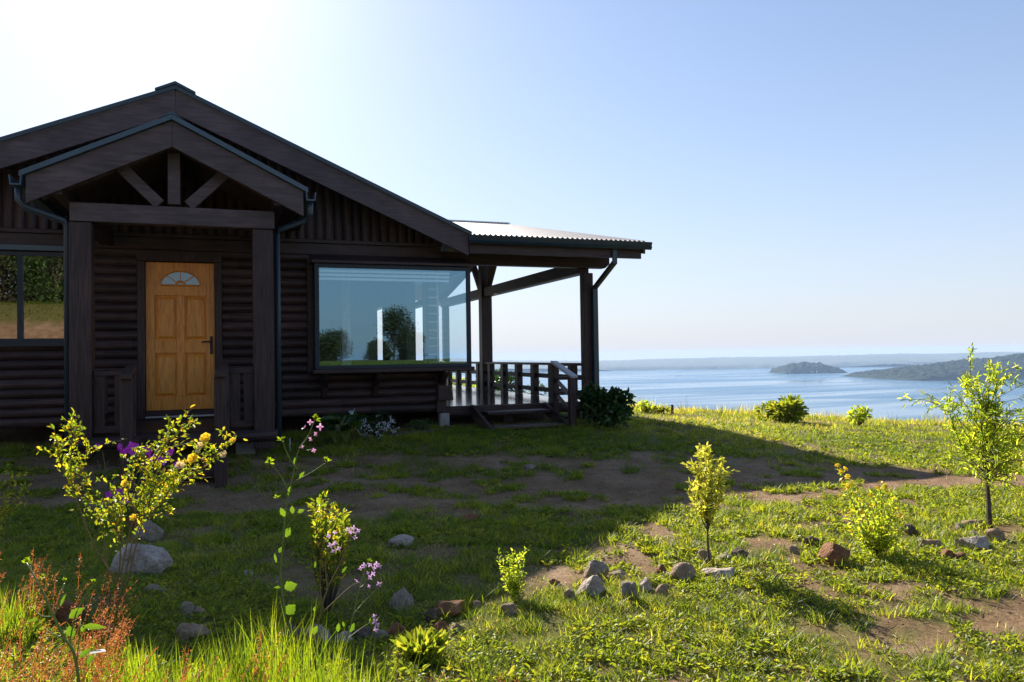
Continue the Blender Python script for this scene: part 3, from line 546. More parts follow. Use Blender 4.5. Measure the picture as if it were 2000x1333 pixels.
def veranda():
    ze, sl_ = 2.875, .207; yE, yR = -.80, 5.55; zR = ze+sl_*(yR-yE); xl = 3.92; xr = 6.86
    # corrugated front and back slopes, cut where they meet the main roof
    def ys(x): return yE if x >= 3.93 else yE+max(0, ((4.575-.4356*x)-ze)/sl_)
    for sg in (0, 1):
        nx = int((xr-1.5)/.08*8); V = []; ns = 6
        for i in range(nx+1):
            x = 1.5+(xr-1.5)*i/nx; a = min(ys(x), yR-.01)
            for j in range(ns+1):
                y = a+(yR-a)*j/ns; z = ze+sl_*(y-yE)+.012*math.sin(2*math.pi*x/.083)
                V.append((x, y if sg == 0 else 2*yR-y, z))
        n = ns+1; i, j = np.meshgrid(np.arange(nx), np.arange(ns), indexing='ij'); Fq = np.stack([i*n+j, (i+1)*n+j, (i+1)*n+j+1, i*n+j+1], -1).reshape(-1, 4)
        np_mesh('veranda_roof', V, Fq, ZINC, CAB, smooth=True)
        mb = MB(); f_ = (lambda y: y) if sg == 0 else (lambda y: 2*yR-y)
        mb.prism([(f_(yE+.06), ze-.02+sl_*.06), (f_(yR), zR-.02), (f_(yR), zR-.07), (f_(yE+.06), ze-.07+sl_*.06)], 'x', 3.95, xr-.05); mb.build('veranda_ceiling', WF, CAB)
        mb = MB(); mb.prism([(f_(yE), ze-.02), (f_(yR), zR-.02), (f_(yR), zR-.2), (f_(yE), ze-.2)], 'x', xr-.049, xr-.01); mb.build('veranda_rake_board', WF, CAB)
        mb = MB(); mb.prism([(f_(-.2), 2.72), (f_(yR-.001), zR-.08), (f_(yR-.001), zR-.26), (f_(.4), 2.70)], 'x', 6.17, 6.31); mb.build('gable_rafter', WY, CAB)
        mb = MB(); mb.beam((6.24, f_(5.33), 2.62), (6.24, f_(4.40), 3.62), .10, .13, (1, 0, 0)); mb.build('knee_brace', WZ, CAB)
    mb = MB(); mb.prism([(yR-.16, zR-.005), (yR, zR+.05), (yR+.16, zR-.005), (yR, zR+.028)], 'x', 1.9, xr+.02); mb.build('veranda_ridge_cap', GUT, CAB)
    mb = MB(); mb.box(xl+.02, 6.80, -.76, -.72, 2.60, 2.80); mb.build('eave_board', WX, CAB, bevel=.004)
    mb = MB(); mb.prism([(-.765, 2.84), (-.775, 2.745), (-.87, 2.73), (-.90, 2.77), (-.885, 2.785), (-.905, 2.845), (-.895, 2.852), (-.87, 2.76), (-.785, 2.765), (-.775, 2.84)], 'x', 3.93, 6.92); mb.build('veranda_gutter', GUT, CAB)
    mb = MB(); mb.prism([(3.70, 2.53), (6.56, 2.53), (6.64, 2.60), (6.64, 2.72), (3.70, 2.72)], 'y', .02, .18); mb.build('front_beam', WX, CAB, bevel=.006)
    mb = MB(); mb.box(6.15, 6.33, .185, 9.2, 2.45, 2.66); mb.build('side_tie_beam', WY, CAB, bevel=.006)
    for i, (y, s) in enumerate(((.10, .085), (5.5, .125), (9.0, .085))):
        mb = MB(); z = float(ground_z(6.24, y)); mb.box(6.24-s, 6.24+s, y-s, y+s, z-.1, 2.445 if i != 1 else zR-.09); mb.build('veranda_post', WZ, CAB, bevel=.01)
    # downpipe
    g = MB(); g.box(6.27, 6.35, -.80, -.765, 2.50, 2.735); g.beam((6.31, -.78, 2.53), (6.32, -.03, 2.18), .07, .07); g.box(6.275, 6.365, -.08, .01, .0, 2.2); g.build('veranda_downpipe', GUT, CAB, bevel=.008)
    # deck
    y = .2; mb = MB()
    while y < 9.2: mb.box(3.72, 6.31, y, y+.128, .277, .305); y += .134
    mb.build('deck_floor', DECK, CAB)
    mb = MB(); mb.box(3.74, 6.31, .145, .197, .17, .298); mb.build('deck_edge', WX, CAB, bevel=.008)
    mb = MB(); mb.box(6.311, 6.36, .2, 9.2, .15, .30); mb.build('deck_edge', WY, CAB, bevel=.008)
    for y in (.3, 3., 6., 9.):
        mb = MB(); mb.box(3.74, 6.3, y, y+.1, .13, .272); mb.build('deck_joist', WX, CAB)
        for x in (4.9, 6.1):
            z = float(ground_z(x, y, False)); mb = MB(); mb.box(x-.07, x+.07, y-.05, y+.1, z-.2, .129); mb.build('footing', WZ, CAB)
    # railing along the lake side, front stub and stair rail
    rb = MB()
    X = 6.20
    mb = MB(); mb.box(X-.06, X+.06, .20, 9.15, .90, .945); mb.build('top_rail', WY, CAB, bevel=.005)
    for z in (.70, .44):
        mb = MB(); mb.box(X-.02, X+.02, .2, 9.15, z-.042, z+.042); mb.build('middle_rail', WY, CAB)
    for k in range(10):
        y = .62+.88*k; mb = MB(); mb.box(X-.059, X+.059, y-.085, y+.085, .307, .899); mb.build('rail_post', WZ, CAB, bevel=.006)
    mb = MB(); mb.box(3.74, X, 9.05, 9.13, .90, .945); mb.box(3.74, X, 9.07, 9.11, .42, .48); mb.box(3.74, X, 9.07, 9.11, .67, .73)
    for k in range(3): mb.box(4.0+k*.7, 4.1+k*.7, 9.05, 9.13, .331, .899)
    mb.build('back_railing', WX, CAB)
    for za, zb in ((.90, .945), (.67, .73), (.42, .48)):
        mb = MB(); mb.box(5.72, X-.08, .18, .24, za, zb); mb.build('front_rail', WX, CAB)
    xa = 5.66
    mb = MB(); mb.box(xa-.055, xa+.055, .09, .20, .0, .945); mb.build('newel_post', WZ, CAB, bevel=.008)
    gz = float(ground_z(5.35, -1.0))
    xb_ = 5.52; mb = MB(); mb.box(xb_-.10, xb_, -.98, -.88, gz-.1, .74); mb.build('newel_post', WZ, CAB, bevel=.008)
    mb = MB(); mb.beam((xa-.01, .16, .975), (xb_-.045, -1.02, .755), .11, .035, (0, 0, 1)); mb.build('handrail', SILV, CAB, bevel=.005)
    for dz in (.28, .52):
        mb = MB(); mb.beam((xa, .1, .96-dz), (xb_-.05, -.9, .745-dz), .035, .06); mb.build('stair_side_rail', WY, CAB)
    for y, z, xb, m_ in ((-.12, .18, 4.35, WX), (-.62, .0, 4.28, BARE)):
        mb = MB(); mb.box(xb, xb_-.12, y-.17, y+.17, z, z+.045); mb.build('stair_tread', m_, CAB, bevel=.006)
    for x in (4.22, xb_-.06):
        mb = MB(); mb.beam((x, .12, .24), (x, -.86, -.06), .05, .17); mb.build('stair_stringer', WY, CAB)
build_cabin()
# ------------------------------------------------------------------ plants: vectorised leaves and blades
def unit(a): return a/(np.linalg.norm(a, axis=-1, keepdims=True)+1e-9)
def leaves(P, Dr, L, W, fold=.25, Nrm=None, wide=.45):
    """pointed leaf per point: base P, direction Dr, length L, width W -> V, F, per-leaf index"""
    P = np.asarray(P, float); n = len(P); Dr = unit(np.asarray(Dr, float)); L = np.broadcast_to(L, (n,))[:, None]; W = np.broadcast_to(W, (n,))[:, None]
    if Nrm is None: Nrm = RS.normal(size=(n, 3))*.6+[0, 0, 1]
    Sd = unit(np.cross(Dr, Nrm)); Nn = np.cross(Sd, Dr); k1, k2 = .3, .3+wide
    V = np.stack([P, P+Dr*L*k1+Sd*W*.5+Nn*W*fold, P+Dr*L*k2+Sd*W*.42+Nn*W*fold*.7, P+Dr*L-Nn*L*.08, P+Dr*L*k2-Sd*W*.42+Nn*W*fold*.7, P+Dr*L*k1-Sd*W*.5+Nn*W*fold], 1)
    b = (np.arange(n)*6)[:, None]; Fq = np.concatenate([b+[0, 1, 2, 3], b+[0, 3, 4, 5]], 0)
    return V.reshape(-1, 3), Fq, np.repeat(np.arange(n), 6)
class Leafset:
    def __init__(s): s.V = []; s.F = []; s.R = []; s.n = 0
    def add(s, P, Dr, L, W, rnd=None, **k):
        P = np.asarray(P, float)
        if len(P) == 0: return
        V, Fq, ix = leaves(P, Dr, L, W, **k); r = RS.rand(len(P)) if rnd is None else np.broadcast_to(rnd, (len(P),))
        s.V.append(V); s.F.append(Fq+s.n); s.R.append(np.asarray(r)[ix]); s.n += len(V)
    def build(s, name, m, parent=None):
        return np_mesh(name, np.concatenate(s.V), np.concatenate(s.F), m, parent, {'rnd': np.concatenate(s.R)})
def resample(pts, n):
    pts = np.asarray(pts, float); d = np.r_[0, np.cumsum(np.linalg.norm(np.diff(pts, axis=0), axis=1))]; t = np.linspace(0, d[-1], n)
    return np.stack([np.interp(t, d, pts[:, i]) for i in range(3)], 1)
def smooth(pts, n=14):
    """Catmull-Rom through pts"""
    p = np.asarray(pts, float); p = np.vstack([2*p[0]-p[1], p, 2*p[-1]-p[-2]]); out = []
    for i in range(1, len(p)-2):
        for t in np.linspace(0, 1, n, endpoint=False):
            out.append(.5*((2*p[i])+(-p[i-1]+p[i+1])*t+(2*p[i-1]-5*p[i]+4*p[i+1]-p[i+2])*t*t+(-p[i-1]+3*p[i]-3*p[i+1]+p[i+2])*t**3))
    out.append(p[-2]); return np.array(out)
def put_leaves(ls, path, n, L, W, a=0.0, spread=.004, up=.5, rnd=None, jit=1.0, **k):
    """n leaves along path from fraction a to the tip, leaning outwards and up the twig"""
    pp = resample(path, 40); t = a+(1-a)*RS.rand(n); idx = np.clip((t*39).astype(int), 0, 38); P = pp[idx]+RS.normal(size=(n, 3))*spread
    T = unit(pp[idx+1]-pp[idx]); O = RS.normal(size=(n, 3))*jit; Dr = T*up+unit(O)+[0, 0, .15]
    ls.add(P, Dr, L*(.6+.6*RS.rand(n)), W*(.7+.5*RS.rand(n)), rnd=rnd, **k)
def inpoly(u, v, poly):
    c = np.zeros(len(u), bool); n = len(poly)
    for i in range(n):
        x1, y1 = poly[i]; x2, y2 = poly[(i+1) % n]
        m = ((y1 > v) != (y2 > v)) & (u < (x2-x1)*(v-y1)/((y2-y1)+1e-9)+x1); c ^= m
    return c
def in_shape(poly, n, depth, thick):
    """n points inside a crown whose front view is poly (pixels) at the given distance, as deep as it is wide"""
    poly = np.array(poly, float); lo, hi = poly.min(0), poly.max(0); out = []
    while len(out) < n:
        u = RS.uniform(lo[0], hi[0], 200); v = RS.uniform(lo[1], hi[1], 200); ok = inpoly(u, v, poly)
        for a, b in zip(u[ok], v[ok]): out.append(D(a, b, depth+RS.normal()*thick*.5))
    return np.array(out[:n])
def flower(name, pos, face, r, m, mc, parent, petals=5, wide=.9, cup=.35):
    """one open flower as a part: petals round a small centre"""
    face = unit(np.array(face, float)); a = unit(np.cross(face, [0.3, .2, 1])); b = np.cross(face, a); ls = Leafset()
    an = np.arange(petals)*2*math.pi/petals+RS.rand()
    Dr = np.array([a*math.cos(q)+b*math.sin(q)+face*cup for q in an]); ls.add(np.repeat([pos], petals, 0)+Dr*r*.08, Dr, r*(.9+.2*RS.rand(petals)), r*wide, Nrm=np.repeat([face], petals, 0), fold=.12, wide=.5)
    o = ls.build(name, m, parent)
    if mc:
        c = MB(); c.tube([pos+face*r*.02, pos+face*r*.22], [r*.13, r*.09], 6); c.build('flower_centre', mc, o)
    return o
def plant_root(name, u, v, label, cat, group=None):
    p, d = gp(u, v); r = empty(name, tuple(p), label, cat, group); return r, p, d
def toward(u0, v0, u1, v1, depth, dd=0): return D(u0, v0, depth), D(u1, v1, depth+dd)
# ------------------------------------------------------------------ grass and weeds (countless: stuff)
def scatter(n, zc0, zc1, hw=.71, bias=1.0):
    """random ground points in the visible wedge between two distances (area-uniform)"""
    z = np.sqrt(RS.uniform(zc0**2, zc1**2, n)); x = RS.uniform(-hw, hw, n)*z; return xyc(x, z)
def outside_house(x, y):
    a = (x > -3.8) & (x < 3.75) & (y > -.05) & (y < 9.1); b = (x > 3.6) & (x < 6.0) & (y > .4) & (y < 9.1); c = (x > -.95) & (x < 1.1) & (y > -2.0) & (y < 0)
    return ~(a | b | c)
def blades(name, x, y, h, wd, lean, m, rnd, curve=.5, z=None, segs=3, droop=0):
    """curved tapering grass blades"""
    n = len(x); z = ground_z(x, y) if z is None else z; P = np.stack([x, y, z-.005], 1); az = RS.rand(n)*2*math.pi; ld = np.stack([np.cos(az), np.sin(az), np.zeros(n)], 1); sd = np.stack([-np.sin(az+RS.normal(size=n)*.6), np.cos(az), np.zeros(n)], 1)
    rows = []
    for s in range(segs):
        t = s/segs; c = P+np.array([0, 0, 1])*(h*(t-droop*t*t*lean))[:, None]+ld*(h*lean*(t*(1-curve)+curve*t*t*1.3))[:, None]; w_ = (wd*(1-t**1.6)*.5)[:, None]; rows += [c-sd*w_, c+sd*w_]
    c = P+np.array([0, 0, 1])*(h*(1-droop*lean))[:, None]+ld*(h*lean*(1+.3*curve))[:, None]; rows.append(c)
    V = np.stack(rows, 1); k = 2*segs+1; b = (np.arange(n)*k)[:, None]; Fl = [b+[2*s, 2*s+1, 2*s+3, 2*s+2] for s in range(segs-1)]
    F4 = np.concatenate(Fl, 0) if Fl else np.zeros((0, 4), int); F3 = b+[2*segs-2, 2*segs-1, 2*segs]
    return V.reshape(-1, 3), [F4, F3], np.repeat(rnd, k)
def joinmesh(name, parts, m):
    V = []; F4 = []; F3 = []; R = []; o = 0
    for v, f, r in parts: V.append(v); F4.append(f[0]+o); F3.append(f[1]+o); R.append(r); o += len(v)
    ob = np_mesh(name, np.concatenate(V), [np.concatenate(F4), np.concatenate(F3)], m, None, {'rnd': np.concatenate(R)}); return tag(ob, kind='stuff')
def build_grass():
    parts = []
    #      n,    zc range,  height, width
    for n, a, b, h0, w0 in ((230000, 1.7, 4.2, .020, .0030), (230000, 4.2, 7.0, .026, .0045), (190000, 7.0, 11.5, .038, .007), (190000, 11.5, 17.5, .04, .010)):
        x, y = scatter(n, a, b, .74); c = cover(x, y); clump = fbm(x*6, y*6, 3); xc, zc = camxy(x, y)
        keep = (RS.rand(n) < c**1.4*np.clip((clump-.36)*4.5, .05, 1)) & outside_house(x, y); x, y, c, clump, xc, zc = [q[keep] for q in (x, y, c, clump, xc, zc)]; n = len(x)
        big = fbm(x*.7+9, y*.7, 3); h = h0*(.5+1.0*RS.rand(n))*(.7+.9*np.clip((clump-.4)*3, 0, 1.2))*(1+.7*ss(zc, 7.4, 8.6)*(1-ss(zc, 9.5, 12))*(xc < 1.5))
        yel = np.clip(RS.rand(n)*.75+(big-.5)*1.2+.1+.08*(zc > 11), 0, .95); yel = np.where(RS.rand(n) < .13*(zc < 7.5)*(xc > -1), 1, yel)
        parts.append(blades('g', x, y, h, w0*(.6+.8*RS.rand(n)), .35+1.0*RS.rand(n), LAWN, yel))
    # longer tufts
    x, y = scatter(3200, 1.8, 8.0, .74); c = cover(x, y); k = (c > .35) & outside_house(x, y); cx_, cy_ = x[k], y[k]; m_ = 26
    x = np.repeat(cx_, m_)+RS.normal(size=len(cx_)*m_)*.028; y = np.repeat(cy_, m_)+RS.normal(size=len(cx_)*m_)*.028; n = len(x); xc, zc = camxy(x, y)
    parts.append(blades('g', x, y, .040*(.5+RS.rand(n))*(1+.5*np.repeat(RS.rand(len(cx_)), m_)), .0032+.0008*zc, .3+.9*RS.rand(n), LAWN, np.clip(np.repeat(RS.rand(len(cx_)), m_)*.7+RS.rand(n)*.25, 0, .97)))
    # uncut fringe along the crest
    n = 9000; xc = RS.uniform(1.0, 11.5, n); zc = 15.3+RS.rand(n)*1.6; cl = vn(xc*1.2, zc*.2); k = cl > .35; xc, zc, cl = xc[k], zc[k], cl[k]; x, y = xyc(xc, zc); n = len(x)
    parts.append(blades('g', x, y, (.05+.30*RS.rand(n)**4*cl)*1.1, np.full(n, .012), .15+.5*RS.rand(n), LAWN, np.clip(.3+RS.rand(n), 0, 1)))
    # the slope and bank behind the photographer
    n = 60000; x = RS.uniform(-22, 16, n); y = RS.uniform(-46, -19, n); c = cover(x, y); k = RS.rand(n) < c; x, y = x[k], y[k]; n = len(x)
    parts.append(blades('g', x, y, .14*(.5+RS.rand(n)), np.full(n, .03), .3+.6*RS.rand(n), LAWN, np.clip(RS.rand(n)*.9, 0, 1)))
    joinmesh('grass', parts, LAWN)
    # broadleaf ground cover in rosettes
    ls = Leafset()
    for n, a, b, L in ((5200, 1.8, 4.5, .019), (8500, 4.5, 8.0, .023), (3500, 8, 13, .034)):
        x, y = scatter(n, a, b, .74); c = cover(x, y); w_ = fbm(x*1.6+40, y*1.6, 3); k = (c > .25) & (w_ > .40) & outside_house(x, y); x, y = x[k], y[k]; n = len(x); m_ = 13
        P = np.repeat(np.stack([x, y, ground_z(x, y)+.006], 1), m_, 0); n2 = len(P); az = RS.rand(n2)*6.283; ti = .15+.75*RS.rand(n2); Dr = np.stack([np.cos(az), np.sin(az), ti], 1)
        P = P+np.stack([np.cos(az)*.02, np.sin(az)*.02, RS.rand(n2)*.02], 1)*RS.rand(n2)[:, None]*1.6; s = np.repeat(.6+RS.rand(n), m_)
        ls.add(P, Dr, L*s*(.6+.6*RS.rand(n2)), L*s*.5, rnd=np.clip(np.repeat(RS.rand(n), m_)*.7+RS.rand(n2)*.3, 0, 1))
    tag(ls.build('ground_weeds', WEED), kind='stuff')
    # dry straw lying on the soil
    n = 26000; x, y = scatter(n, 1.9, 9.5, .74); k = (cover(x, y) < .75) & outside_house(x, y); x, y = x[k], y[k]; n = len(x); az = RS.rand(n)*6.283
    ls = Leafset(); ls.add(np.stack([x, y, ground_z(x, y)+.006], 1), np.stack([np.cos(az), np.sin(az), RS.normal(size=n)*.12], 1), .012+.07*RS.rand(n)**3, .0022+.0025*RS.rand(n), fold=0); tag(ls.build('dry_straw', STRAW), kind='stuff')
    # pebbles
    n = 5200; x, y = scatter(n, 2.0, 11, .74); k = (cover(x, y) < .55) & outside_house(x, y); x, y = x[k], y[k]; n = len(x); z = ground_z(x, y); r = .004+.013*RS.rand(n)**4
    oc = np.array([(1, 0, 0), (-1, 0, 0), (0, 1, 0), (0, -1, 0), (0, 0, 1), (0, 0, -1)], float); fc = np.array([(0, 2, 4), (2, 1, 4), (1, 3, 4), (3, 0, 4), (2, 0, 5), (1, 2, 5), (3, 1, 5), (0, 3, 5)])
    V = np.stack([x, y, z], 1)[:, None, :]+oc[None]*r[:, None, None]*(.6+.8*RS.rand(n, 6, 1))*[1, 1, .7]; Fq = fc[None]+(np.arange(n)*6)[:, None, None]
    tag(np_mesh('gravel', V.reshape(-1, 3), Fq.reshape(-1, 3), ROCK['grey']), kind='stuff')
    # tall bright grass and red sorrel on the near bank
    n = 26000; xc = RS.uniform(-2.4, .05, n); zc = RS.uniform(1.15, 3.3, n); edge = 2.62+.6*ss(-xc, 1.5, 2.0)+.15*np.sin(xc*5)-.5*ss(xc, -.55, -.05)*1.3-.1*ss(-xc, .9, 1.6)
    cl = fbm(xc*5, zc*5+3, 3); k = (zc < edge) & (RS.rand(n) < np.clip((cl-.30)*4, 0.05, 1)) & (RS.rand(n) < 1-.3*ss(-xc, .95, 1.25)); xc, zc, cl = xc[k], zc[k], cl[k]; x, y = xyc(xc, zc); n = len(x)
    hh = (.10+.17*RS.rand(n)**1.3)*(.6+1.0*cl)*(1-.35*ss(-xc, .8, 1.2))
    parts = [blades('t', x, y, hh, .0042+.003*RS.rand(n), .10+.55*RS.rand(n)**1.5, TALL, np.clip(RS.rand(n), 0, 1), curve=.6, segs=4)]
    joinmesh('tall_grass', parts, TALL)
    ls = Leafset(); tb = []
    def sorrel(xc, zc, h, lean, az):
        x, y = xyc(xc, zc); z = float(ground_z(x, y)); p0 = np.array([x, y, z]); d = np.array([math.cos(az), math.sin(az), 0]); t = np.linspace(0, 1, 9)[:, None]
        path = p0+np.array([0, 0, 1])*h*(t-.12*t**3*lean*3)+d*h*lean*t**1.8; tb.append(path); n = 46; q = resample(path, 40); i = (38*(.35+.65*RS.rand(n))).astype(int)
        O = RS.normal(size=(n, 3)); ls.add(q[i]+O*.003, O+[0, 0, .4], .0048+.0035*RS.rand(n), .0034, rnd=np.clip(.2+.75*RS.rand(n), 0, 1))
        ls.add(path[:-1], path[1:]-path[:-1], np.linalg.norm(path[1:]-path[:-1], axis=1)*1.15, .0022, rnd=.25, fold=.05)
    spots = []
    for i in range(470):
        g = RS.rand()
        if g < .55: zc = RS.uniform(1.7, 3.2); xc, h = -zc*RS.uniform(.52, .72), RS.uniform(.18, .33)
        elif g < .68: xc, zc, h = RS.normal(-.80, .13), RS.uniform(1.9, 2.45), RS.uniform(.20, .31)
        else: xc, zc, h = RS.uniform(-.62, -.02), RS.uniform(1.75, 2.45), RS.uniform(.14, .24)
        if vn(xc*4+5, zc*4) < .38: continue
        sorrel(xc, zc, h, RS.uniform(.05, .5), RS.uniform(-1.2, 1.2))
    tag(ls.build('red_sorrel', SORR), kind='stuff')
build_grass()
# ------------------------------------------------------------------ stones
def icosphere(sub):
    import bmesh
    bm = bmesh.new(); bmesh.ops.create_icosphere(bm, subdivisions=sub, radius=1); V = np.array([v.co[:] for v in bm.verts]); Fq = np.array([[v.index for v in f.verts] for f in bm.faces]); bm.free(); return V, Fq
ICO, ICOF = icosphere(4)
def rock(u, v, w_, h_, kind, label, ang=.5, flat=False, seed=None, group=None, name='rock'):
    rs = np.random.RandomState(int(u*7+v*13) % 100000); p, d = gp(u, v); wd = w_*d/F; ht = h_*d/F*1.05; V = ICO.copy()
    for k in range(int(6+14*ang)):
        nrm = unit(rs.normal(size=3)*[1, 1, .8]); o = .50+.30*rs.rand(); s = V@nrm; V = V-np.outer(np.maximum(0, s-o)*.92, nrm)
    nz = np.stack([fbm(V[:, i]*1.6+rs.rand()*50, V[:, (i+1) % 3]*1.6+rs.rand()*50+V[:, (i+2) % 3], 4)-.5 for i in range(3)], 1); V = V*(1+.45*nz[:, :1])+nz*.2
    nz2 = fbm(V[:, 0]*9+V[:, 2]*5, V[:, 1]*9-V[:, 2]*4, 3)-.5; V = V*(1+.09*nz2[:, None])
    V = V/np.abs(V).max(0); dp = wd*(.6+.35*rs.rand()); a = rs.uniform(-.35, .35)
    V = V*[wd/2, dp/2, ht*.72]; V[:, 2] += ht*.28
    yaw = -TH+a*.4; R_ = np.array([[math.cos(yaw), -math.sin(yaw), 0], [math.sin(yaw), math.cos(yaw), 0], [0, 0, 1]]); V = V@R_.T
    fwd = np.array([math.sin(TH), math.cos(TH), 0]); c = p+fwd*dp*.35
    V = V-np.array([0, 0, 0]); o = np_mesh(name, V, ICOF, ROCK[kind], smooth=True); c[2] = float(ground_z(c[0], c[1]))
    o.location = tuple(c); e = o.modifiers.new('edges', 'EDGE_SPLIT') if ang > .8 else None
    if e: e.split_angle = math.radians(35)
    return tag(o, label, 'rock', group)
G1 = 'rocks edging the flower bed'
RK = [
 (258, 1130, 122, 60, 'pale', 'large pale boulder with pinkish veins behind the stems of the yellow shrub', .6),
 (283, 1058, 64, 40, 'grey', 'grey boulder half hidden just behind the large pale boulder', .6),
 (480, 1130, 24, 16, 'pale', 'small white stone alone on dark grass right of the large boulder', .5),
 (296, 1160, 46, 18, 'grey', 'low grey stone in front of the large pale boulder under the shrub stems', .5),
 (122, 1222, 66, 42, 'red', 'brown reddish stone above the leafy weed at lower left', .5),
 (190, 1240, 56, 30, 'dark', 'dark stone right of the reddish stone behind the weed stem', .5),
 (360, 1205, 34, 28, 'grey', 'rounded pale grey stone, left of a close pair behind the sorrel', .2),
 (388, 1210, 30, 24, 'tan', 'smaller tan stone, right of a close pair behind the sorrel', .2),
 (357, 1258, 80, 38, 'tan', 'wide tan stone half sunk in the bright tall grass', .4),
 (568, 1255, 44, 36, 'dark', 'dark upright stone at the foot of the tall pink wildflower', .5),
 (618, 1262, 58, 38, 'grey', 'grey stone between the tall wildflower and the white slab', .4),
 (668, 1262, 46, 24, 'pale', 'whitish tilted slab under the lilac wildflowers', .5),
 (705, 1258, 48, 34, 'dark', 'dark brown stone right of the whitish tilted slab', .5),
 (741, 1257, 34, 24, 'grey', 'small grey stone between two brown stones below the lilac flowers', .3),
 (768, 1252, 46, 32, 'red', 'reddish brown stone left of the leafy green clump', .5),
 (779, 1197, 56, 42, 'grey', 'grey brown pointed stone in shade below the pale flat stone', .7),
 (782, 1072, 58, 22, 'pale', 'pale flat rounded stone lying alone in the shaded yard', .15),
 (916, 1023, 42, 19, 'red', 'reddish angular stone lying alone in the shaded dirt path', .7),
 (868, 1208, 74, 36, 'red', 'larger red brown angular rock at the edge of the cabin shadow', .8),
 (842, 1216, 38, 26, 'dark', 'dark small stone leaning on the left of the red brown angular rock', .5),
 (857, 1234, 32, 17, 'red', 'small rusty stone in front of the red brown angular rock', .4),
 (890, 1236, 34, 17, 'tan', 'flat brown stone right of the small rusty stone', .4),
 (930, 1190, 22, 15, 'tan', 'small tan stone between the angular rock and the little bush', .5),
 (996, 1203, 36, 24, 'tan', 'tan stone in grass in front of the little bush', .2),
 (1112, 1175, 24, 22, 'tan', 'small rounded stone just left of the large grey white rock', .2),
 (1165, 1132, 56, 33, 'grey', 'grey rock directly behind the large grey white rock', .4),
 (1161, 1170, 68, 46, 'pale', 'large grey white rock, biggest of the sunlit row', .35),
 (1208, 1130, 34, 15, 'grey', 'low flat stone right of the grey rock in the grass', .4),
 (1081, 1144, 28, 11, 'red', 'small brown stone half buried left of the sunlit row', .4),
 (1228, 1176, 40, 36, 'grey', 'upright grey stone right of the large grey white rock', .4),
 (1263, 1154, 30, 22, 'pale', 'pale stone with rounded top behind the small tan stone', .3),
 (1296, 1167, 27, 24, 'tan', 'small orange tan rounded stone at the front of the sunlit row', .15),
 (1337, 1138, 52, 34, 'tan', 'tan rounded rock with a crease left of the sapling', .25),
 (1412, 1136, 74, 27, 'pale', 'long pale flat rock lying in front of the sapling', .5),
 (1379, 1104, 30, 32, 'tan', 'tan upright stone right behind the sapling trunk', .3),
 (1448, 1092, 36, 18, 'dark', 'dark jagged stone right of the sapling trunk', .8),
 (1420, 1096, 26, 11, 'pale', 'thin pale stone between the sapling trunk and the dark jagged stone', .4),
 (1293, 1122, 28, 18, 'red', 'brown stone in grass behind the tan creased rock', .5),
 (1555, 1082, 26, 13, 'tan', 'small tan stone alone left of the orange brown block', .4),
 (1590, 1068, 32, 18, 'dark', 'dark flat stone behind the orange brown block', .6),
 (1638, 1106, 72, 41, 'red', 'large orange brown angular block left of the yellow flowering bush', .95),
 (1783, 1045, 30, 22, 'dark', 'dark reddish stone behind the right side of the yellow flowering bush', .6),
 (1831, 1036, 16, 9, 'pale', 'tiny whitish stone in grass left of the tree', .3),
 (1823, 1075, 46, 21, 'tan', 'pale orange flat rock right of the yellow flowering bush', .8),
 (1878, 1034, 24, 14, 'grey', 'small grey stone behind and left of the tree trunk', .5),
 (1910, 1032, 44, 14, 'tan', 'long low tan stone right behind the tree trunk', .5),
 (1917, 1080, 64, 27, 'pale', 'large flat pale grey rock in front of the tree', .8),
 (1951, 1056, 40, 21, 'tan', 'angular tan rock right of the tree trunk', .8),
 (1852, 1093, 26, 16, 'red', 'small rusty stone, left of two below the pale orange flat rock', .5),
 (1878, 1095, 28, 15, 'red', 'small rusty stone, right of two in front of the large flat pale rock', .5),
 (1904, 1046, 16, 8, 'pale', 'tiny white stone at the foot of the tree', .3),
 (1033, 917, 30, 8, 'grey', 'flat grey paving stone sunk at the back of the dirt path', .4),
 (140, 1295, 46, 16, 'pale', 'pale stone lying at the foot of the leafy weed bottom left', .4),
]
for r in RK: rock(*r, group=G1 if r[0] != 1033 else None)
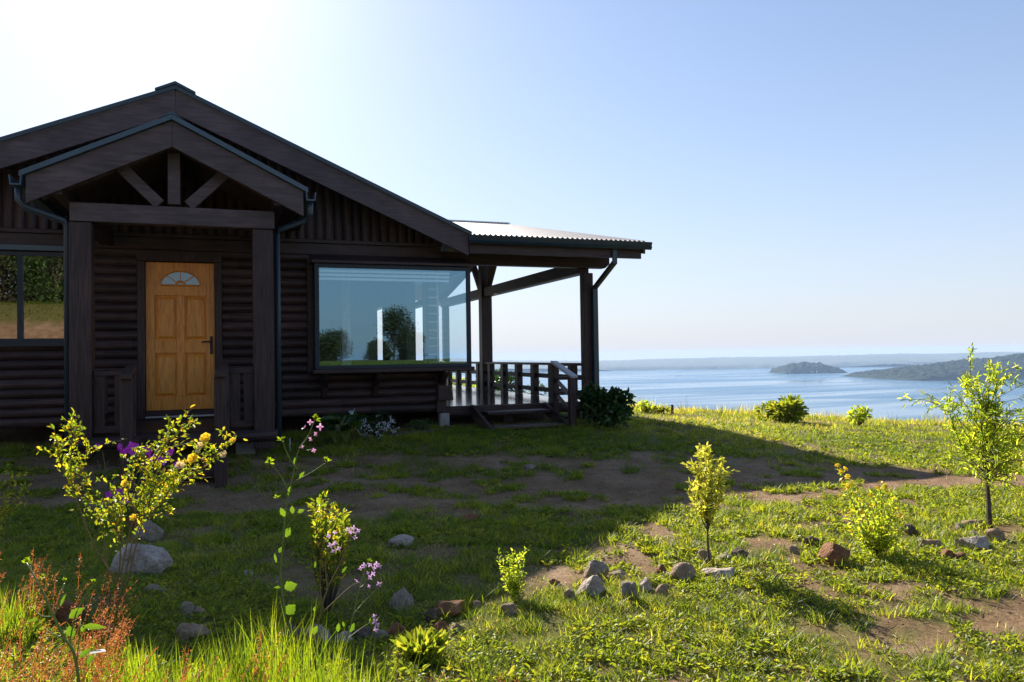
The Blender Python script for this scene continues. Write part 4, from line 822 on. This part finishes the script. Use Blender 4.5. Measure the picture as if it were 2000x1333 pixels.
# ------------------------------------------------------------------ shrubs and saplings
def branchy(stem_mb, origin, targets, r0, bow=.15):
    out = []
    for q in targets:
        o = np.array(origin, float); q = np.array(q, float); m_ = (o+q)/2+np.array([0, 0, 1])*np.linalg.norm(q-o)*bow*.4+RS.normal(size=3)*np.linalg.norm(q-o)*.05
        path = smooth([o, m_, q], 5); stem_mb.tube(path, np.linspace(r0, r0*.3, len(path)), 4); out.append(path)
    return out
def yellow_shrub_front():
    r, p, d = plant_root('yellow_shrub', 228, 1222, 'open yellow leaved shrub with yellow blossoms in front of the porch steps', 'shrub'); d0 = d
    st = MB(); ls = Leafset(); b = p
    stems = [  # pixel polylines of the main stems, depth offsets
     ([(235, 1175), (222, 1130), (185, 1068), (158, 1000), (140, 945), (140, 870), (152, 832)], -.10, 130, .62),
     ([(140, 955), (118, 900), (106, 838)], -.12, 60, .25), ([(142, 940), (165, 905), (172, 862)], -.05, 55, .2), ([(150, 960), (170, 940), (160, 915)], -.08, 20, .1),
     ([(228, 1180), (240, 1100), (262, 1010), (290, 930), (320, 870), (345, 820)], .05, 200, .5),
     ([(300, 905), (330, 860), (372, 828)], .02, 60, .1), ([(265, 1000), (250, 960), (262, 905), (268, 880)], .1, 90, .1),
     ([(232, 1180), (252, 1090), (272, 1010), (330, 950), (375, 905), (405, 858)], .14, 150, .5), ([(330, 950), (380, 925), (430, 880), (460, 850)], .18, 100, .05),
     ([(272, 1010), (310, 990), (340, 940), (352, 905)], .0, 110, .05), ([(240, 1185), (262, 1080), (290, 990), (325, 965), (350, 955)], .05, 120, .55),
     ([(225, 1180), (235, 1080), (222, 1010), (205, 985), (192, 985)], -.02, 90, .55), ([(240, 1060), (235, 1000), (225, 960)], .08, 60, .3), ([(275, 1015), (320, 1003), (352, 1000)], .05, 6, .1),
     ([(215, 1180), (208, 1090), (200, 1040), (190, 1000)], .03, 30, .7), ([(300, 950), (285, 915), (280, 890)], .1, 60, .1), ([(290, 990), (300, 955), (330, 930)], -.1, 80, .1)]
    for px, dd, n, a in stems:
        path = smooth([D(u, v, d0+dd*(.25+.75*min(1, i/2))) for i, (u, v) in enumerate(px)], 6); st.tube(path, np.linspace(.0042, .0012, len(path)), 5)
        put_leaves(ls, path, int(n*.8), .024, .0105, a=a, spread=.012, up=.6)
        for k in range(3+n//30):
            i = int(len(path)*(a+(1-a)*RS.rand()*.95)); q = path[min(i, len(path)-1)]; e = q+RS.normal(size=3)*[.05, .05, .03]+[0, 0, .045]; tw = np.array([q, (q+e)/2, e]); st.tube(tw, .0009, 3); put_leaves(ls, tw, 9, .024, .010, a=.2, spread=.005, up=.7)
    st.build('stem', STEMR, r); ls.build('foliage', YSH, r)
    for u, v, dd, rr, m in ((402, 857, .14, .026, YEL), (378, 897, .14, .026, YEL), (352, 912, .0, .021, CREAM), (392, 872, .15, .019, CREAM), (456, 862, .18, .018, YEL), (438, 889, .17, .019, CREAM), (385, 885, .1, .015, CREAM), (358, 906, .1, .017, YEL), (245, 945, .05, .018, YEL), (262, 1012, .05, .018, YEL)):
        flower('flower', D(u, v, d0+dd-.03), -FW+[0, 0, .5]+RS.normal(size=3)*.3, rr, m, YEL, r, petals=6, cup=.6)
def edge_shrub():
    r, p, d = plant_root('yellow_shrub', -30, 1140, 'thin yellow shrub at the left edge with pale twig tips', 'shrub'); st = MB(); ls = Leafset()
    for px, n in (([(-30, 1060), (-20, 1000), (10, 945), (50, 925)], 60), ([(-30, 1060), (0, 1000), (18, 960), (25, 950)], 60), ([(-25, 1050), (10, 1000), (45, 965), (48, 950)], 70), ([(-30, 1050), (-10, 950), (20, 915)], 40), ([(-25, 1050), (15, 1010), (40, 985)], 50)):
        path = smooth([D(u, v, d+RS.normal()*.04) for u, v in px], 6); st.tube(path, np.linspace(.004, .001, len(path)), 4); put_leaves(ls, path, n, .028, .010, a=.4, spread=.01)
    st.build('stem', STEMR, r); ls.build('foliage', YSH, r)
def azalea():
    r, p, d = plant_root('azalea', 262, 985, 'magenta flowering azalea behind the yellow shrub near the porch steps', 'shrub'); st = MB(); ls = Leafset(); d = 5.6
    base = D(262, 985, d); base[2] = float(ground_z(base[0], base[1])); T = []
    for u, v in ((240, 880), (262, 888), (285, 885), (305, 892), (318, 900), (335, 888), (270, 870), (300, 875), (345, 905), (225, 965), (212, 960), (200, 880), (190, 900), (235, 945), (252, 968)): T.append(D(u, v, d+RS.normal()*.12))
    for path in branchy(st, base, T, .006): put_leaves(ls, path, 26, .034, .012, a=.35, spread=.02)
    st.build('stem', STEMR, r); ls.build('foliage', DARKL, r)
    for u, v in ((236, 874), (250, 880), (262, 884), (256, 872), (283, 878), (290, 884), (278, 884), (297, 894), (306, 890), (316, 897), (322, 903), (330, 884), (338, 882), (310, 882), (346, 906), (268, 872), (242, 884), (212, 966), (226, 962), (190, 872), (238, 960), (247, 978)):
        flower('flower', D(u+RS.normal(), v+RS.normal(), d-.16+RS.normal()*.03), -FW+RS.normal(size=3)*.4+[0, 0, .3], RS.uniform(.024, .034), PURP, None, r, cup=.5)
def bush_px(name, label, cat, poly, base, thick, n_tw, n_leaf, L, W, leafm, stemm, dd=0, r0=.004, spread=.012, group=None, a=.45, up=.5, trunk=None, rx=None, depth=None, **k):
    """crown filling a front-view outline, as deep as it is wide, on twigs growing from the base or fork"""
    r, p, d = plant_root(name, base[0], base[1], label, cat, group)
    if depth: d = depth
    st = MB(); ls = Leafset(); o = p if trunk is None else D(trunk[-1][0], trunk[-1][1], d)
    if trunk is not None:
        path = smooth([p]+[D(u, v, d) for u, v in trunk], 6); st.tube(path, np.linspace(r0*1.6, r0, len(path)), 7)
    T = in_shape(poly, n_tw, d+dd, thick)
    if trunk is not None:      # side branches leave a tapering leader at different heights
        vt = min(q[1] for q in poly); uc = sum(q[0] for q in poly)/len(poly); lead = smooth([o, (o+D(uc-6, (trunk[-1][1]+vt)/2, d))/2+RS.normal(size=3)*.01, D(uc-4, (trunk[-1][1]+vt)/2, d), D(uc, vt+12, d)], 8); st.tube(lead, np.linspace(r0*.8, r0*.15, len(lead)), 6); put_leaves(ls, lead, n_leaf*4, L, W, a=.3, spread=spread, up=up, **k)
        for q in T:
            f_ = np.clip((q[2]-o[2])/(lead[-1][2]-o[2])-RS.uniform(.12, .4), 0, .85); s0 = lead[int(f_*(len(lead)-1))]; L0 = np.linalg.norm(q-s0); path = smooth([s0, (s0+q)/2+np.array([0, 0, L0*.12])+RS.normal(size=3)*L0*.06, q], 5)
            st.tube(path, np.linspace(r0*.3, r0*.1, len(path)), 4); put_leaves(ls, path, n_leaf, L, W, a=a*.6, spread=spread, up=up, **k)
    else:
        for path in branchy(st, o, T, r0*.55): put_leaves(ls, path, n_leaf, L, W, a=a, spread=spread, up=up, **k)
    return r, p, d, st, ls
def finish(r, st, ls, sm, lm, trunk='trunk', crown='crown'): st.build(trunk, sm, r); ls.build(crown, lm, r)
# sapling in the stone row
def sapling():
    poly = [(1362, 866), (1380, 862), (1390, 885), (1408, 885), (1412, 908), (1445, 925), (1440, 950), (1425, 975), (1405, 995), (1380, 1010), (1352, 985), (1336, 935), (1332, 890), (1350, 895)]
    r, p, d, st, ls = bush_px('sapling', 'slim young sapling with light yellow green leaves beside the long flat rock', 'young tree', poly, (1386, 1108), .30, 62, 17, .034, .014, SAP, BARK, trunk=[(1383, 1072), (1382, 1037)], r0=.0055, a=.5, spread=.004, up=.8)
    for px in ([(1382, 1037), (1368, 1005), (1364, 960), (1366, 880)], [(1382, 1037), (1395, 1000), (1402, 960), (1410, 900)], [(1382, 1037), (1388, 980), (1386, 920), (1380, 870)]):
        path = smooth([D(u, v, d+RS.normal()*.02) for u, v in px], 6); st.tube(path, np.linspace(.004, .001, len(path)), 5); put_leaves(ls, path, 90, .034, .014, a=.45, spread=.004, up=.8)
    finish(r, st, ls, BARK, SAP)
def right_tree():
    poly = [(1868, 745), (1890, 725), (1915, 730), (1940, 722), (1975, 745), (1995, 780), (2030, 800), (2060, 850), (2050, 910), (2010, 930), (1990, 960), (1950, 965), (1920, 950), (1880, 940), (1850, 930), (1838, 885), (1870, 850), (1845, 800), (1840, 765)]
    r, p, d, st, ls = bush_px('young_tree', 'airy young tree with narrow leaves standing at the right edge', 'young tree', poly, (1933, 1032), .55, 75, 13, .050, .0115, TREEL, BARK, trunk=[(1931, 985), (1928, 940)], r0=.012, a=.4, spread=.012, up=.75)
    for px in ([(1928, 940), (1915, 880), (1905, 800), (1895, 740)], [(1928, 940), (1940, 870), (1945, 790), (1945, 735)], [(1928, 950), (1960, 900), (2000, 850), (2030, 820)], [(1930, 930), (1890, 890), (1865, 840), (1850, 790)], [(1928, 930), (1925, 850), (1930, 780)]):
        path = smooth([D(u, v, d+RS.normal()*.05) for u, v in px], 6); st.tube(path, np.linspace(.007, .0015, len(path)), 6); put_leaves(ls, path, 130, .050, .0115, a=.25, spread=.02, up=.8)
        for k in range(14):
            q = path[RS.randint(len(path)//4, len(path))]; e = q+RS.normal(size=3)*[.16, .16, .06]+[0, 0, .05]; tw = np.array([q, (q+e)/2+[0, 0, .03], e]); st.tube(tw, .0015, 3); put_leaves(ls, tw, 20, .050, .011, a=.2, spread=.008, up=.8)
    finish(r, st, ls, BARK, TREEL)
def yellow_bush_right():
    poly = [(1640, 1000), (1668, 960), (1680, 985), (1700, 960), (1720, 940), (1745, 965), (1760, 1000), (1768, 1040), (1750, 1078), (1700, 1085), (1665, 1060), (1650, 1020)]
    r, p, d, st, ls = bush_px('flowering_bush', 'leafy green bush covered in yellow flowers beside the orange brown block', 'bush', poly, (1712, 1092), .28, 70, 26, .026, .010, WEED, BARK, r0=.005, a=.35, spread=.012)
    for px in ([(1705, 1080), (1690, 1030), (1665, 980), (1650, 940), (1636, 912)], [(1712, 1085), (1720, 1020), (1722, 970), (1715, 942)]):
        path = smooth([D(u, v, d) for u, v in px], 6); st.tube(path, np.linspace(.004, .001, len(path)), 5); put_leaves(ls, path, 90, .026, .010, a=.2, spread=.01)
    st.build('stem', STEMR, r); ls.build('foliage', TREEL, r)
    fl = [(1636, 912), (1643, 922), (1650, 918), (1655, 930), (1640, 935), (1648, 945), (1657, 950), (1662, 940), (1650, 958), (1668, 962), (1645, 968), (1672, 975), (1640, 1002), (1655, 1008), (1662, 1000), (1720, 944), (1728, 950), (1715, 955), (1735, 962), (1745, 975), (1705, 990), (1690, 1005), (1703, 1035), (1663, 1040), (1765, 1043), (1758, 1010), (1750, 995), (1700, 970), (1680, 998)]
    for u, v in fl: flower('flower', D(u, v, d-.05+RS.normal()*.05), -FW*.6+RS.normal(size=3)*.5+[0, 0, .6], RS.uniform(.014, .021), YEL, None, r, petals=6, cup=.6)
def small_shrubs():
    poly = [(600, 985), (625, 958), (650, 965), (668, 985), (695, 1008), (700, 1030), (670, 1045), (640, 1050), (600, 1035), (590, 1005)]
    r, p, d, st, ls = bush_px('golden_shrub', 'dense golden leaved shrub right behind the tall pink wildflower', 'shrub', poly, (640, 1205), .24, 46, 30, .028, .011, YSH, BARK, r0=.0026, a=.6, spread=.004, up=.7)
    T = in_shape([(590, 1050), (690, 1040), (670, 1090), (600, 1095)], 24, d, .2)
    for path in branchy(st, p, T, .003): put_leaves(ls, path, 16, .028, .010, a=.4, spread=.01)
    finish(r, st, ls, BARK, YSH, 'stem', 'foliage')
    poly = [(975, 1062), (995, 1070), (1015, 1068), (1032, 1050), (1028, 1080), (1020, 1110), (1025, 1150), (1005, 1165), (985, 1150), (975, 1110), (968, 1080)]
    r, p, d, st, ls = bush_px('small_bush', 'small upright bush at the edge of the cabin shadow', 'bush', poly, (1002, 1172), .16, 50, 18, .022, .009, TREEL, BARK, r0=.003, a=.35, spread=.008)
    finish(r, st, ls, BARK, TREEL, 'stem', 'foliage')
    # leafy clumps on the ground
    for u, v, w_, h_, lab in ((824, 1285, 70, 60, 'low leafy green clump at the right end of the shaded stones'), (1270, 1082, 40, 14, 'low green weed clump behind the sunlit row of rocks')):
        p, d = gp(u, v); r = empty('leafy_plant', tuple(p), lab, 'plant'); ls = Leafset(); n = 170; s = w_*d/F; az = RS.rand(n)*6.283; q = RS.rand(n)**.6
        P = p+np.stack([np.cos(az)*q*s*.4, np.sin(az)*q*s*.4, np.zeros(n)+.01], 1); Dr = np.stack([np.cos(az)*q, np.sin(az)*q, .5+.9*RS.rand(n)], 1); ls.add(P, Dr, h_*d/F*(.4+.5*RS.rand(n)), h_*d/F*.2)
        ls.build('foliage', WEED, r)
def dense_bush(name, label, u, v, w_, h_, n, L, W, m, group=None, lift=0.0, cat='bush', back=0.3, depth=None, blob=1.0):
    """rounded leafy bush: leaves facing outwards through an uneven volume"""
    p, d = gp(u, v)
    if depth: d = depth; p = D(u, v, d); p[2] = float(ground_z(p[0], p[1]))
    r = empty(name, tuple(p), label, cat, group); rx = w_*d/F/2; rz = h_*d/F; fwd = np.array([math.sin(TH), math.cos(TH), 0]); c = p+fwd*rx*.8*back/.3; ls = Leafset(); st = MB()
    nb = 13; cen = []
    for k in range(nb):
        a = RS.rand()*6.283; q = RS.rand()**.5*.62; cen.append((c+np.array([math.cos(a)*rx*q, math.sin(a)*rx*q, rz*RS.uniform(.28, .72)]), rx*RS.uniform(.28, .46)))
    per = n//nb
    for cc, rr in cen:
        dr = unit(RS.normal(size=(per, 3))+[0, 0, .35]); ra = (.35+.75*RS.rand(per)**.5)[:, None]; P = cc+dr*ra*rr*[1, 1, min(1.2, rz/rx*.75)]; P[:, 2] = np.maximum(P[:, 2], p[2]+.01)
        ls.add(P, dr+RS.normal(size=(per, 3))*.5, L*(.6+.7*RS.rand(per)), W*(.7+.5*RS.rand(per)), Nrm=dr+RS.normal(size=(per, 3))*.4+[0, 0, .5])
        path = smooth([p+fwd*rx*.6, (p+cc)/2+RS.normal(size=3)*.03, cc], 4); st.tube(path, np.linspace(.012, .004, len(path)), 5)
    st.build('stem', BARK, r); ls.build('foliage', m, r); return r, c, rx, rz
def far_plants():
    dense_bush('hydrangea_bush', 'dark broad leaved hydrangea bush at the foot of the veranda corner post', 1186, 838, 122, 84, 1500, .085, .055, DARKL, back=.15)
    dense_bush('broad_leaved_bush', 'broad leaved green bush on the crest against the lake', 1528, 826, 96, 46, 700, .13, .055, WEED, back=.1)
    dense_bush('broad_leaved_bush', 'smaller light green bush on the crest right of the broad leaved one', 1680, 834, 42, 38, 260, .085, .032, TREEL, back=.1)
    dense_bush('crest_bush', 'small yellowish bush on the crest beside the hydrangea', 1262, 806, 34, 22, 200, .06, .03, TREEL, back=.1)
    dense_bush('crest_bush', 'low green bush on the crest between the yellowish bush and the stake', 1290, 808, 40, 14, 160, .06, .03, WEED, back=.1)
    p, d = gp(1313, 808); m_ = MB(); m_.box(-.02, .02, -.02, .02, -.1, .17); o = m_.build('stake', BARK, bevel=.004); o.location = tuple(p); tag(o, 'short wooden stake standing on the grassy crest', 'stake')
    # dead weeds on the crest
    for u, v, h_, lab in ((1336, 812, 42, 'single tall dry weed stalk on the crest near the stake'), (1408, 812, 18, 'short dry weed tuft on the crest left of the broad leaved bush'), (1747, 836, 40, 'dry weed stalk on the crest left of the right hand tree')):
        p, d = gp(u, v); r = empty('dry_weed', tuple(p), lab, 'weed'); st = MB()
        for k in range(7 if h_ < 30 else 4):
            e = p+np.array([RS.normal()*.08, RS.normal()*.05, h_*d/F*RS.uniform(.5, 1)]); st.tube([p, (p+e)/2+RS.normal(size=3)*.015, e], [.004, .003, .0015], 4)
        st.build('stalk', STRAW if False else STEMR, r)
    # planting along the cabin wall
    r, c, rx, rz = dense_bush('white_flowering_shrub', 'dark low shrub dotted with tiny white flowers under the picture window', 735, 858, 88, 52, 700, .03, .011, DARKL, back=.1); ls = Leafset(); n = 330
    dr = unit(RS.normal(size=(n, 3))+[-.2, -.7, .5]); P = c+[0, 0, rz*.42]+dr*[rx, rx*.9, rz*.5]*(.55+.5*fbm(dr[:, 0]*2.5+5, dr[:, 2]*2.5+dr[:, 1], 3)*1.3+.1*RS.rand(n))[:, None]; sel = vn(P[:, 0]*9, P[:, 2]*12) > .3; P = P[sel]; n = len(P)
    for k in range(4): a = k*math.pi/2; ls.add(P, np.array([math.cos(a), 0, math.sin(a)])+RS.normal(size=(n, 3))*.35, .011, .007, Nrm=np.repeat([[0, -1., .3]], n, 0))
    o = ls.build('blossoms', WHT, r); tag(o, kind='stuff')
    for u, v, fu, fv, lab in ((655, 868, 627, 832, 'broad leaved calla lily with a white bloom beside the tall pink wildflower'), (676, 868, 687, 818, 'broad leaved calla lily with a white bloom left of the white flowering shrub')):
        p, d = gp(u, v); r = empty('calla_lily', tuple(p), lab, 'flower'); ls = Leafset(); st = MB()
        for k in range(16):
            a = RS.rand()*6.283; h = .16+.22*RS.rand(); e = p+np.array([math.cos(a)*.12, math.sin(a)*.1, h]); st.tube([p, (p+e)/2+[0, 0, .03], e], .006, 5); ls.add([e], [[math.cos(a), math.sin(a), .25]], .2, .11, wide=.35)
        t = D(fu, fv, d+.05); st.tube(smooth([p, (p+t)/2+[0, 0, .05], t], 5), .007, 6); st.build('stem', STEMG, r); ls.build('foliage', DARKL, r)
        b = MB(); n = 14; rows = []
        for i in range(5):
            q = i/4; rad = .006+.038*q**1.6; rows.append([t+np.array([math.cos(a)*rad, math.sin(a)*rad*.8, .10*q+(.035*q*q if math.cos(a) > .8 else 0)]) for a in np.linspace(0, 6.283, n, endpoint=False)])
        V = np.array(rows).reshape(-1, 3); f = [(i*n+j, i*n+(j+1) % n, (i+1)*n+(j+1) % n, (i+1)*n+j) for i in range(4) for j in range(n)]; b.add(V, f); b.build('flower', WHT, r, smooth=True)
    dense_bush('low_plant', 'low olive plant by the timber edging under the sill end', 820, 846, 62, 26, 420, .035, .014, BACKG, back=.1)
    p, d = gp(815, 852); m_ = MB(); m_.tube([(-.45, 0, .03), (0, .0, .035), (.45, .01, .03)], .045, 10); o = m_.build('edging_log', BARK, smooth=True); o.location = (p[0], p[1], float(ground_z(p[0], p[1]))); tag(o, 'weathered edging log lying in front of the low olive plant', 'log')
    p, d = gp(566, 888); m_ = MB(); m_.tube([(0, 0, -.05), (.002, 0, .2)], .009, 8); o = m_.build('white_pipe', WHT if False else SILV, smooth=True); o.location = tuple(p); tag(o, 'thin white pipe stub standing in the grass right of the porch downpipe', 'pipe')
    # growth beyond the deck railing
    for u, v, w_, h_, n, m, lab, dp in ((985, 800, 90, 100, 1300, DARKL, 'dark bushy shrub rising behind the veranda railing', 22), (1040, 800, 70, 75, 800, BACKG, 'green shrub behind the veranda railing next to the corner stairs', 23),
                                        (905, 800, 80, 80, 900, TREEL, 'sunlit yellow green shrub behind the far end of the veranda railing', 24), (955, 800, 60, 90, 700, DARKL, 'slim dark shrub directly behind the middle veranda post', 21)):
        dense_bush('shrub', lab, u, v, w_, h_, n, .10, .045, m, cat='shrub', depth=dp, group='shrubs beyond the veranda')
yellow_shrub_front(); edge_shrub(); azalea(); sapling(); right_tree(); yellow_bush_right(); small_shrubs(); far_plants()
# ------------------------------------------------------------------ wildflowers
def wildflower(name, label, base, depth, stems, leaves_, blooms, petal, r0=.004, budm=True, stemm=None, buds=()):
    p = D(base[0], base[1], depth); p[2] = float(ground_z(p[0], p[1])); r = empty(name, tuple(p), label, 'wildflower'); st = MB(); first = True
    for px, a, b in stems:
        pts = [D(u, v, depth+.02*math.sin(u)) for u, v in px]
        if first: pts[0] = p
        path = smooth(pts, 8); st.tube(path, np.linspace(a, b, len(path)), 7); first = False
    st.build('stem', stemm or STEMG, r, smooth=True)
    for u, v, L, W, ang, tilt in leaves_:
        a = math.radians(ang); q = D(u, v, depth); dr = RT*math.cos(a)+UP*math.sin(a)-FW*tilt; ls = Leafset(); k = depth/F
        n = 17; s = np.linspace(0, 1, n); wv = np.sin(math.pi*np.clip(s, 0, 1)**.8)**1.1*W*k*.42*(1+.12*np.sin(s*21)); dr = unit(dr); sd = unit(np.cross(dr, -FW+UP*.2)); nn = np.cross(sd, dr); c = q+np.outer(s*L*k, dr)+np.outer(-.18*(s**2)*L*k, UP)
        V = np.concatenate([c-np.outer(wv, sd)+np.outer(wv*.25, nn), c, c+np.outer(wv, sd)+np.outer(wv*.25, nn)]); Fq = np.array([[i, i+1, n+i+1, n+i] for i in range(n-1)]+[[n+i, n+i+1, 2*n+i+1, 2*n+i] for i in range(n-1)])
        np_mesh('leaf', V, Fq, HERB, r, {'rnd': np.clip(RS.uniform(.1, .7)+.35*(RS.rand(len(V))-.5), 0, 1)}, smooth=True)
    for u, v, rr in blooms: flower('flower', D(u, v, depth+RS.normal()*.01), -FW+RS.normal(size=3)*.45+UP*.2, rr*.80*depth/F, petal, YEL if petal is PINK else None, r, petals=4, wide=.55, cup=.2+.5*RS.rand())
    for u, v, s in buds:
        ls = Leafset(); n = 14; dr = unit(RS.normal(size=(n, 3))*.6+UP); ls.add(D(u, v, depth)+dr*.002, dr, s*depth/F*(.6+.5*RS.rand(n)), s*.35*depth/F, rnd=RS.rand(n)*.5+.2); ls.build('bud_cluster', YSH if False else TALL, r)
wildflower('wildflower', 'tall green wildflower with a head of pink four petalled flowers', (560, 1290), 2.65,
    [([(560, 1290), (556, 1200), (548, 1130), (553, 1060), (560, 985), (572, 930), (583, 880), (600, 855), (616, 818)], .0042, .0017), ([(566, 965), (548, 930), (528, 905)], .0018, .0012), ([(582, 918), (565, 895), (552, 862)], .0018, .0012), ([(580, 938), (605, 925), (636, 905)], .0018, .0012), ([(560, 990), (550, 975), (540, 970)], .0014, .001), ([(560, 1030), (575, 1010), (584, 995)], .0012, .0008), ([(550, 1100), (543, 1080), (540, 1075)], .0012, .0008), ([(604, 850), (612, 843)], .0008, .0006), ([(598, 880), (610, 878)], .0008, .0006)],
    [(556, 1150, 30, 24, 30, .1), (560, 1200, 34, 26, 55, .2), (558, 1050, 26, 17, 70, .0), (556, 1010, 24, 13, 110, 0), (572, 1004, 20, 11, 95, 0), (582, 1002, 16, 10, 35, 0), (563, 968, 26, 9, 75, 0), (585, 935, 20, 8, 60, 0), (575, 908, 18, 6, 85, 0), (545, 1080, 18, 11, 60, 0), (540, 1100, 24, 6, 100, 0), (548, 1148, 14, 6, 170, 0)],
    [(595, 836, 9), (625, 834, 9), (606, 825, 8), (618, 848, 7), (608, 857, 7), (592, 874, 6), (612, 880, 7)], PINK, buds=[(616, 822, 12), (526, 905, 12), (550, 862, 11), (638, 903, 12), (540, 975, 10)])
wildflower('wildflower', 'branching reddish stemmed wildflower with lilac blooms in front of the golden shrub', (614, 1310), 2.5,
    [([(614, 1310), (618, 1250), (628, 1190), (640, 1150), (660, 1110), (678, 1070), (688, 1040)], .0032, .001), ([(628, 1180), (625, 1130), (628, 1080), (636, 1045)], .0018, .0008), ([(640, 1150), (636, 1110), (640, 1075), (652, 1065)], .0018, .0008), ([(632, 1195), (680, 1150), (700, 1138)], .0018, .0008), ([(660, 1110), (672, 1095), (676, 1085)], .001, .0006)],
    [(612, 1240, 24, 13, 70, 0), (614, 1195, 12, 6, 90, 0), (668, 1120, 20, 6, 60, 0), (615, 1110, 18, 5, 85, 0), (670, 1060, 10, 3, 40, 0)],
    [(686, 1038, 8), (692, 1032, 8), (697, 1042, 7), (680, 1034, 7), (641, 1047, 7), (654, 1040, 6), (645, 1066, 8), (655, 1063, 8), (651, 1078, 7), (662, 1072, 7), (693, 1050, 6), (700, 1036, 6)], LILAC, stemm=STEMR)
wildflower('wildflower', 'leaning wildflower with lilac flower heads over the brown stones', (650, 1345), 2.45,
    [([(650, 1345), (672, 1270), (688, 1210), (702, 1150), (718, 1100)], .003, .001), ([(690, 1200), (712, 1175), (735, 1152)], .0016, .0008), ([(704, 1148), (712, 1140), (722, 1118)], .0014, .0008), ([(676, 1250), (705, 1228), (742, 1205)], .0016, .0008), ([(718, 1330), (722, 1270), (730, 1225), (734, 1200)], .0016, .0008)],
    [(684, 1235, 24, 13, 70, 0), (660, 1235, 22, 10, 85, 0), (672, 1225, 14, 6, 100, 0), (722, 1215, 10, 4, 80, 0)],
    [(712, 1104, 8), (724, 1102, 8), (736, 1102, 8), (730, 1110, 7), (741, 1108, 7), (722, 1128, 7), (719, 1120, 6), (704, 1110, 6), (698, 1134, 8), (740, 1142, 8), (729, 1120, 7), (733, 1215, 9), (736, 1222, 8), (731, 1205, 7), (734, 1230, 7), (722, 1145, 6)], LILAC, stemm=STEMG, buds=[(722, 1098, 7)])
wildflower('leafy_weed', 'leafy weed with a leaning green stem at bottom left', (165, 1360), 1.9,
    [([(165, 1360), (150, 1300), (125, 1245), (105, 1205), (80, 1150), (52, 1100)], .0045, .0018), ([(105, 1205), (118, 1165), (126, 1140)], .002, .0016), ([(135, 1260), (150, 1195), (180, 1145)], .002, .0014), ([(100, 1205), (80, 1203), (60, 1185)], .0016, .001), ([(150, 1300), (155, 1240), (158, 1210)], .0014, .001), ([(125, 1250), (105, 1240), (85, 1225)], .001, .0006)],
    [(135, 1208, 46, 20, 42, .1), (142, 1245, 30, 22, 100, .1), (160, 1225, 50, 14, 8, .0), (155, 1285, 34, 14, 45, .0), (160, 1235, 18, 9, 80, 0), (75, 1210, 24, 7, 185, 0), (118, 1185, 34, 7, 70, 0), (170, 1300, 34, 13, 60, .1)],
    [], PINK, buds=[(126, 1138, 9), (182, 1140, 10), (52, 1100, 12), (84, 1130, 8)])
p_ = D(192, 1282, 1.85); p_[2] = max(p_[2], float(ground_z(p_[0], p_[1]))+.01); o = None
ls = Leafset(); ls.add([D(174, 1278, 1.85)], [RT*1+UP*.25], .042, .022, rnd=.7); o = ls.build('upturned_leaf', WHT); tag(o, 'broad leaf showing its white underside beside the leafy weed', 'leaf')
# ------------------------------------------------------------------ trees behind the photographer, seen as reflections in the panes
def backdrop_tree(x, y, h, cw, label, m, n=5200, L=.17, group='trees reflected in the window panes', low=.04):
    z = float(ground_z(x, y)); r = empty('reflected_tree', (x, y, z), label, 'tree', group); st = MB(); ls = Leafset(); top = np.array([x, y, z+h]); st.tube(smooth([(x, y, z-.2), (x+.1, y, z+h*.4), (x, y+.1, z+h*.8)], 5), np.linspace(.05*h**.6, .02, 11), 8)
    nb = 26
    for k in range(nb):
        q = RS.rand(); zz = z+h*(low+(.93-low)*q); rad = cw*.5*(1-.65*q**1.5)*RS.uniform(.35, .95); a = RS.rand()*6.283; c = np.array([x+math.cos(a)*rad, y+math.sin(a)*rad, zz]); st.tube(smooth([(x, y, z+h*low*.8+h*.4*q), (np.array([x, y, zz])+c)/2, c], 4), np.linspace(.05, .015, 9), 5)
        per = n//nb; rr = cw*.26*RS.uniform(.7, 1.2); dr = unit(RS.normal(size=(per, 3))); ls.add(c+dr*rr*(.3+.7*RS.rand(per))[:, None]*[1, 1, .8], dr+RS.normal(size=(per, 3)), L*(.5+RS.rand(per)), L*.55)
    st.build('trunk', BARK, r); ls.build('crown', m, r)
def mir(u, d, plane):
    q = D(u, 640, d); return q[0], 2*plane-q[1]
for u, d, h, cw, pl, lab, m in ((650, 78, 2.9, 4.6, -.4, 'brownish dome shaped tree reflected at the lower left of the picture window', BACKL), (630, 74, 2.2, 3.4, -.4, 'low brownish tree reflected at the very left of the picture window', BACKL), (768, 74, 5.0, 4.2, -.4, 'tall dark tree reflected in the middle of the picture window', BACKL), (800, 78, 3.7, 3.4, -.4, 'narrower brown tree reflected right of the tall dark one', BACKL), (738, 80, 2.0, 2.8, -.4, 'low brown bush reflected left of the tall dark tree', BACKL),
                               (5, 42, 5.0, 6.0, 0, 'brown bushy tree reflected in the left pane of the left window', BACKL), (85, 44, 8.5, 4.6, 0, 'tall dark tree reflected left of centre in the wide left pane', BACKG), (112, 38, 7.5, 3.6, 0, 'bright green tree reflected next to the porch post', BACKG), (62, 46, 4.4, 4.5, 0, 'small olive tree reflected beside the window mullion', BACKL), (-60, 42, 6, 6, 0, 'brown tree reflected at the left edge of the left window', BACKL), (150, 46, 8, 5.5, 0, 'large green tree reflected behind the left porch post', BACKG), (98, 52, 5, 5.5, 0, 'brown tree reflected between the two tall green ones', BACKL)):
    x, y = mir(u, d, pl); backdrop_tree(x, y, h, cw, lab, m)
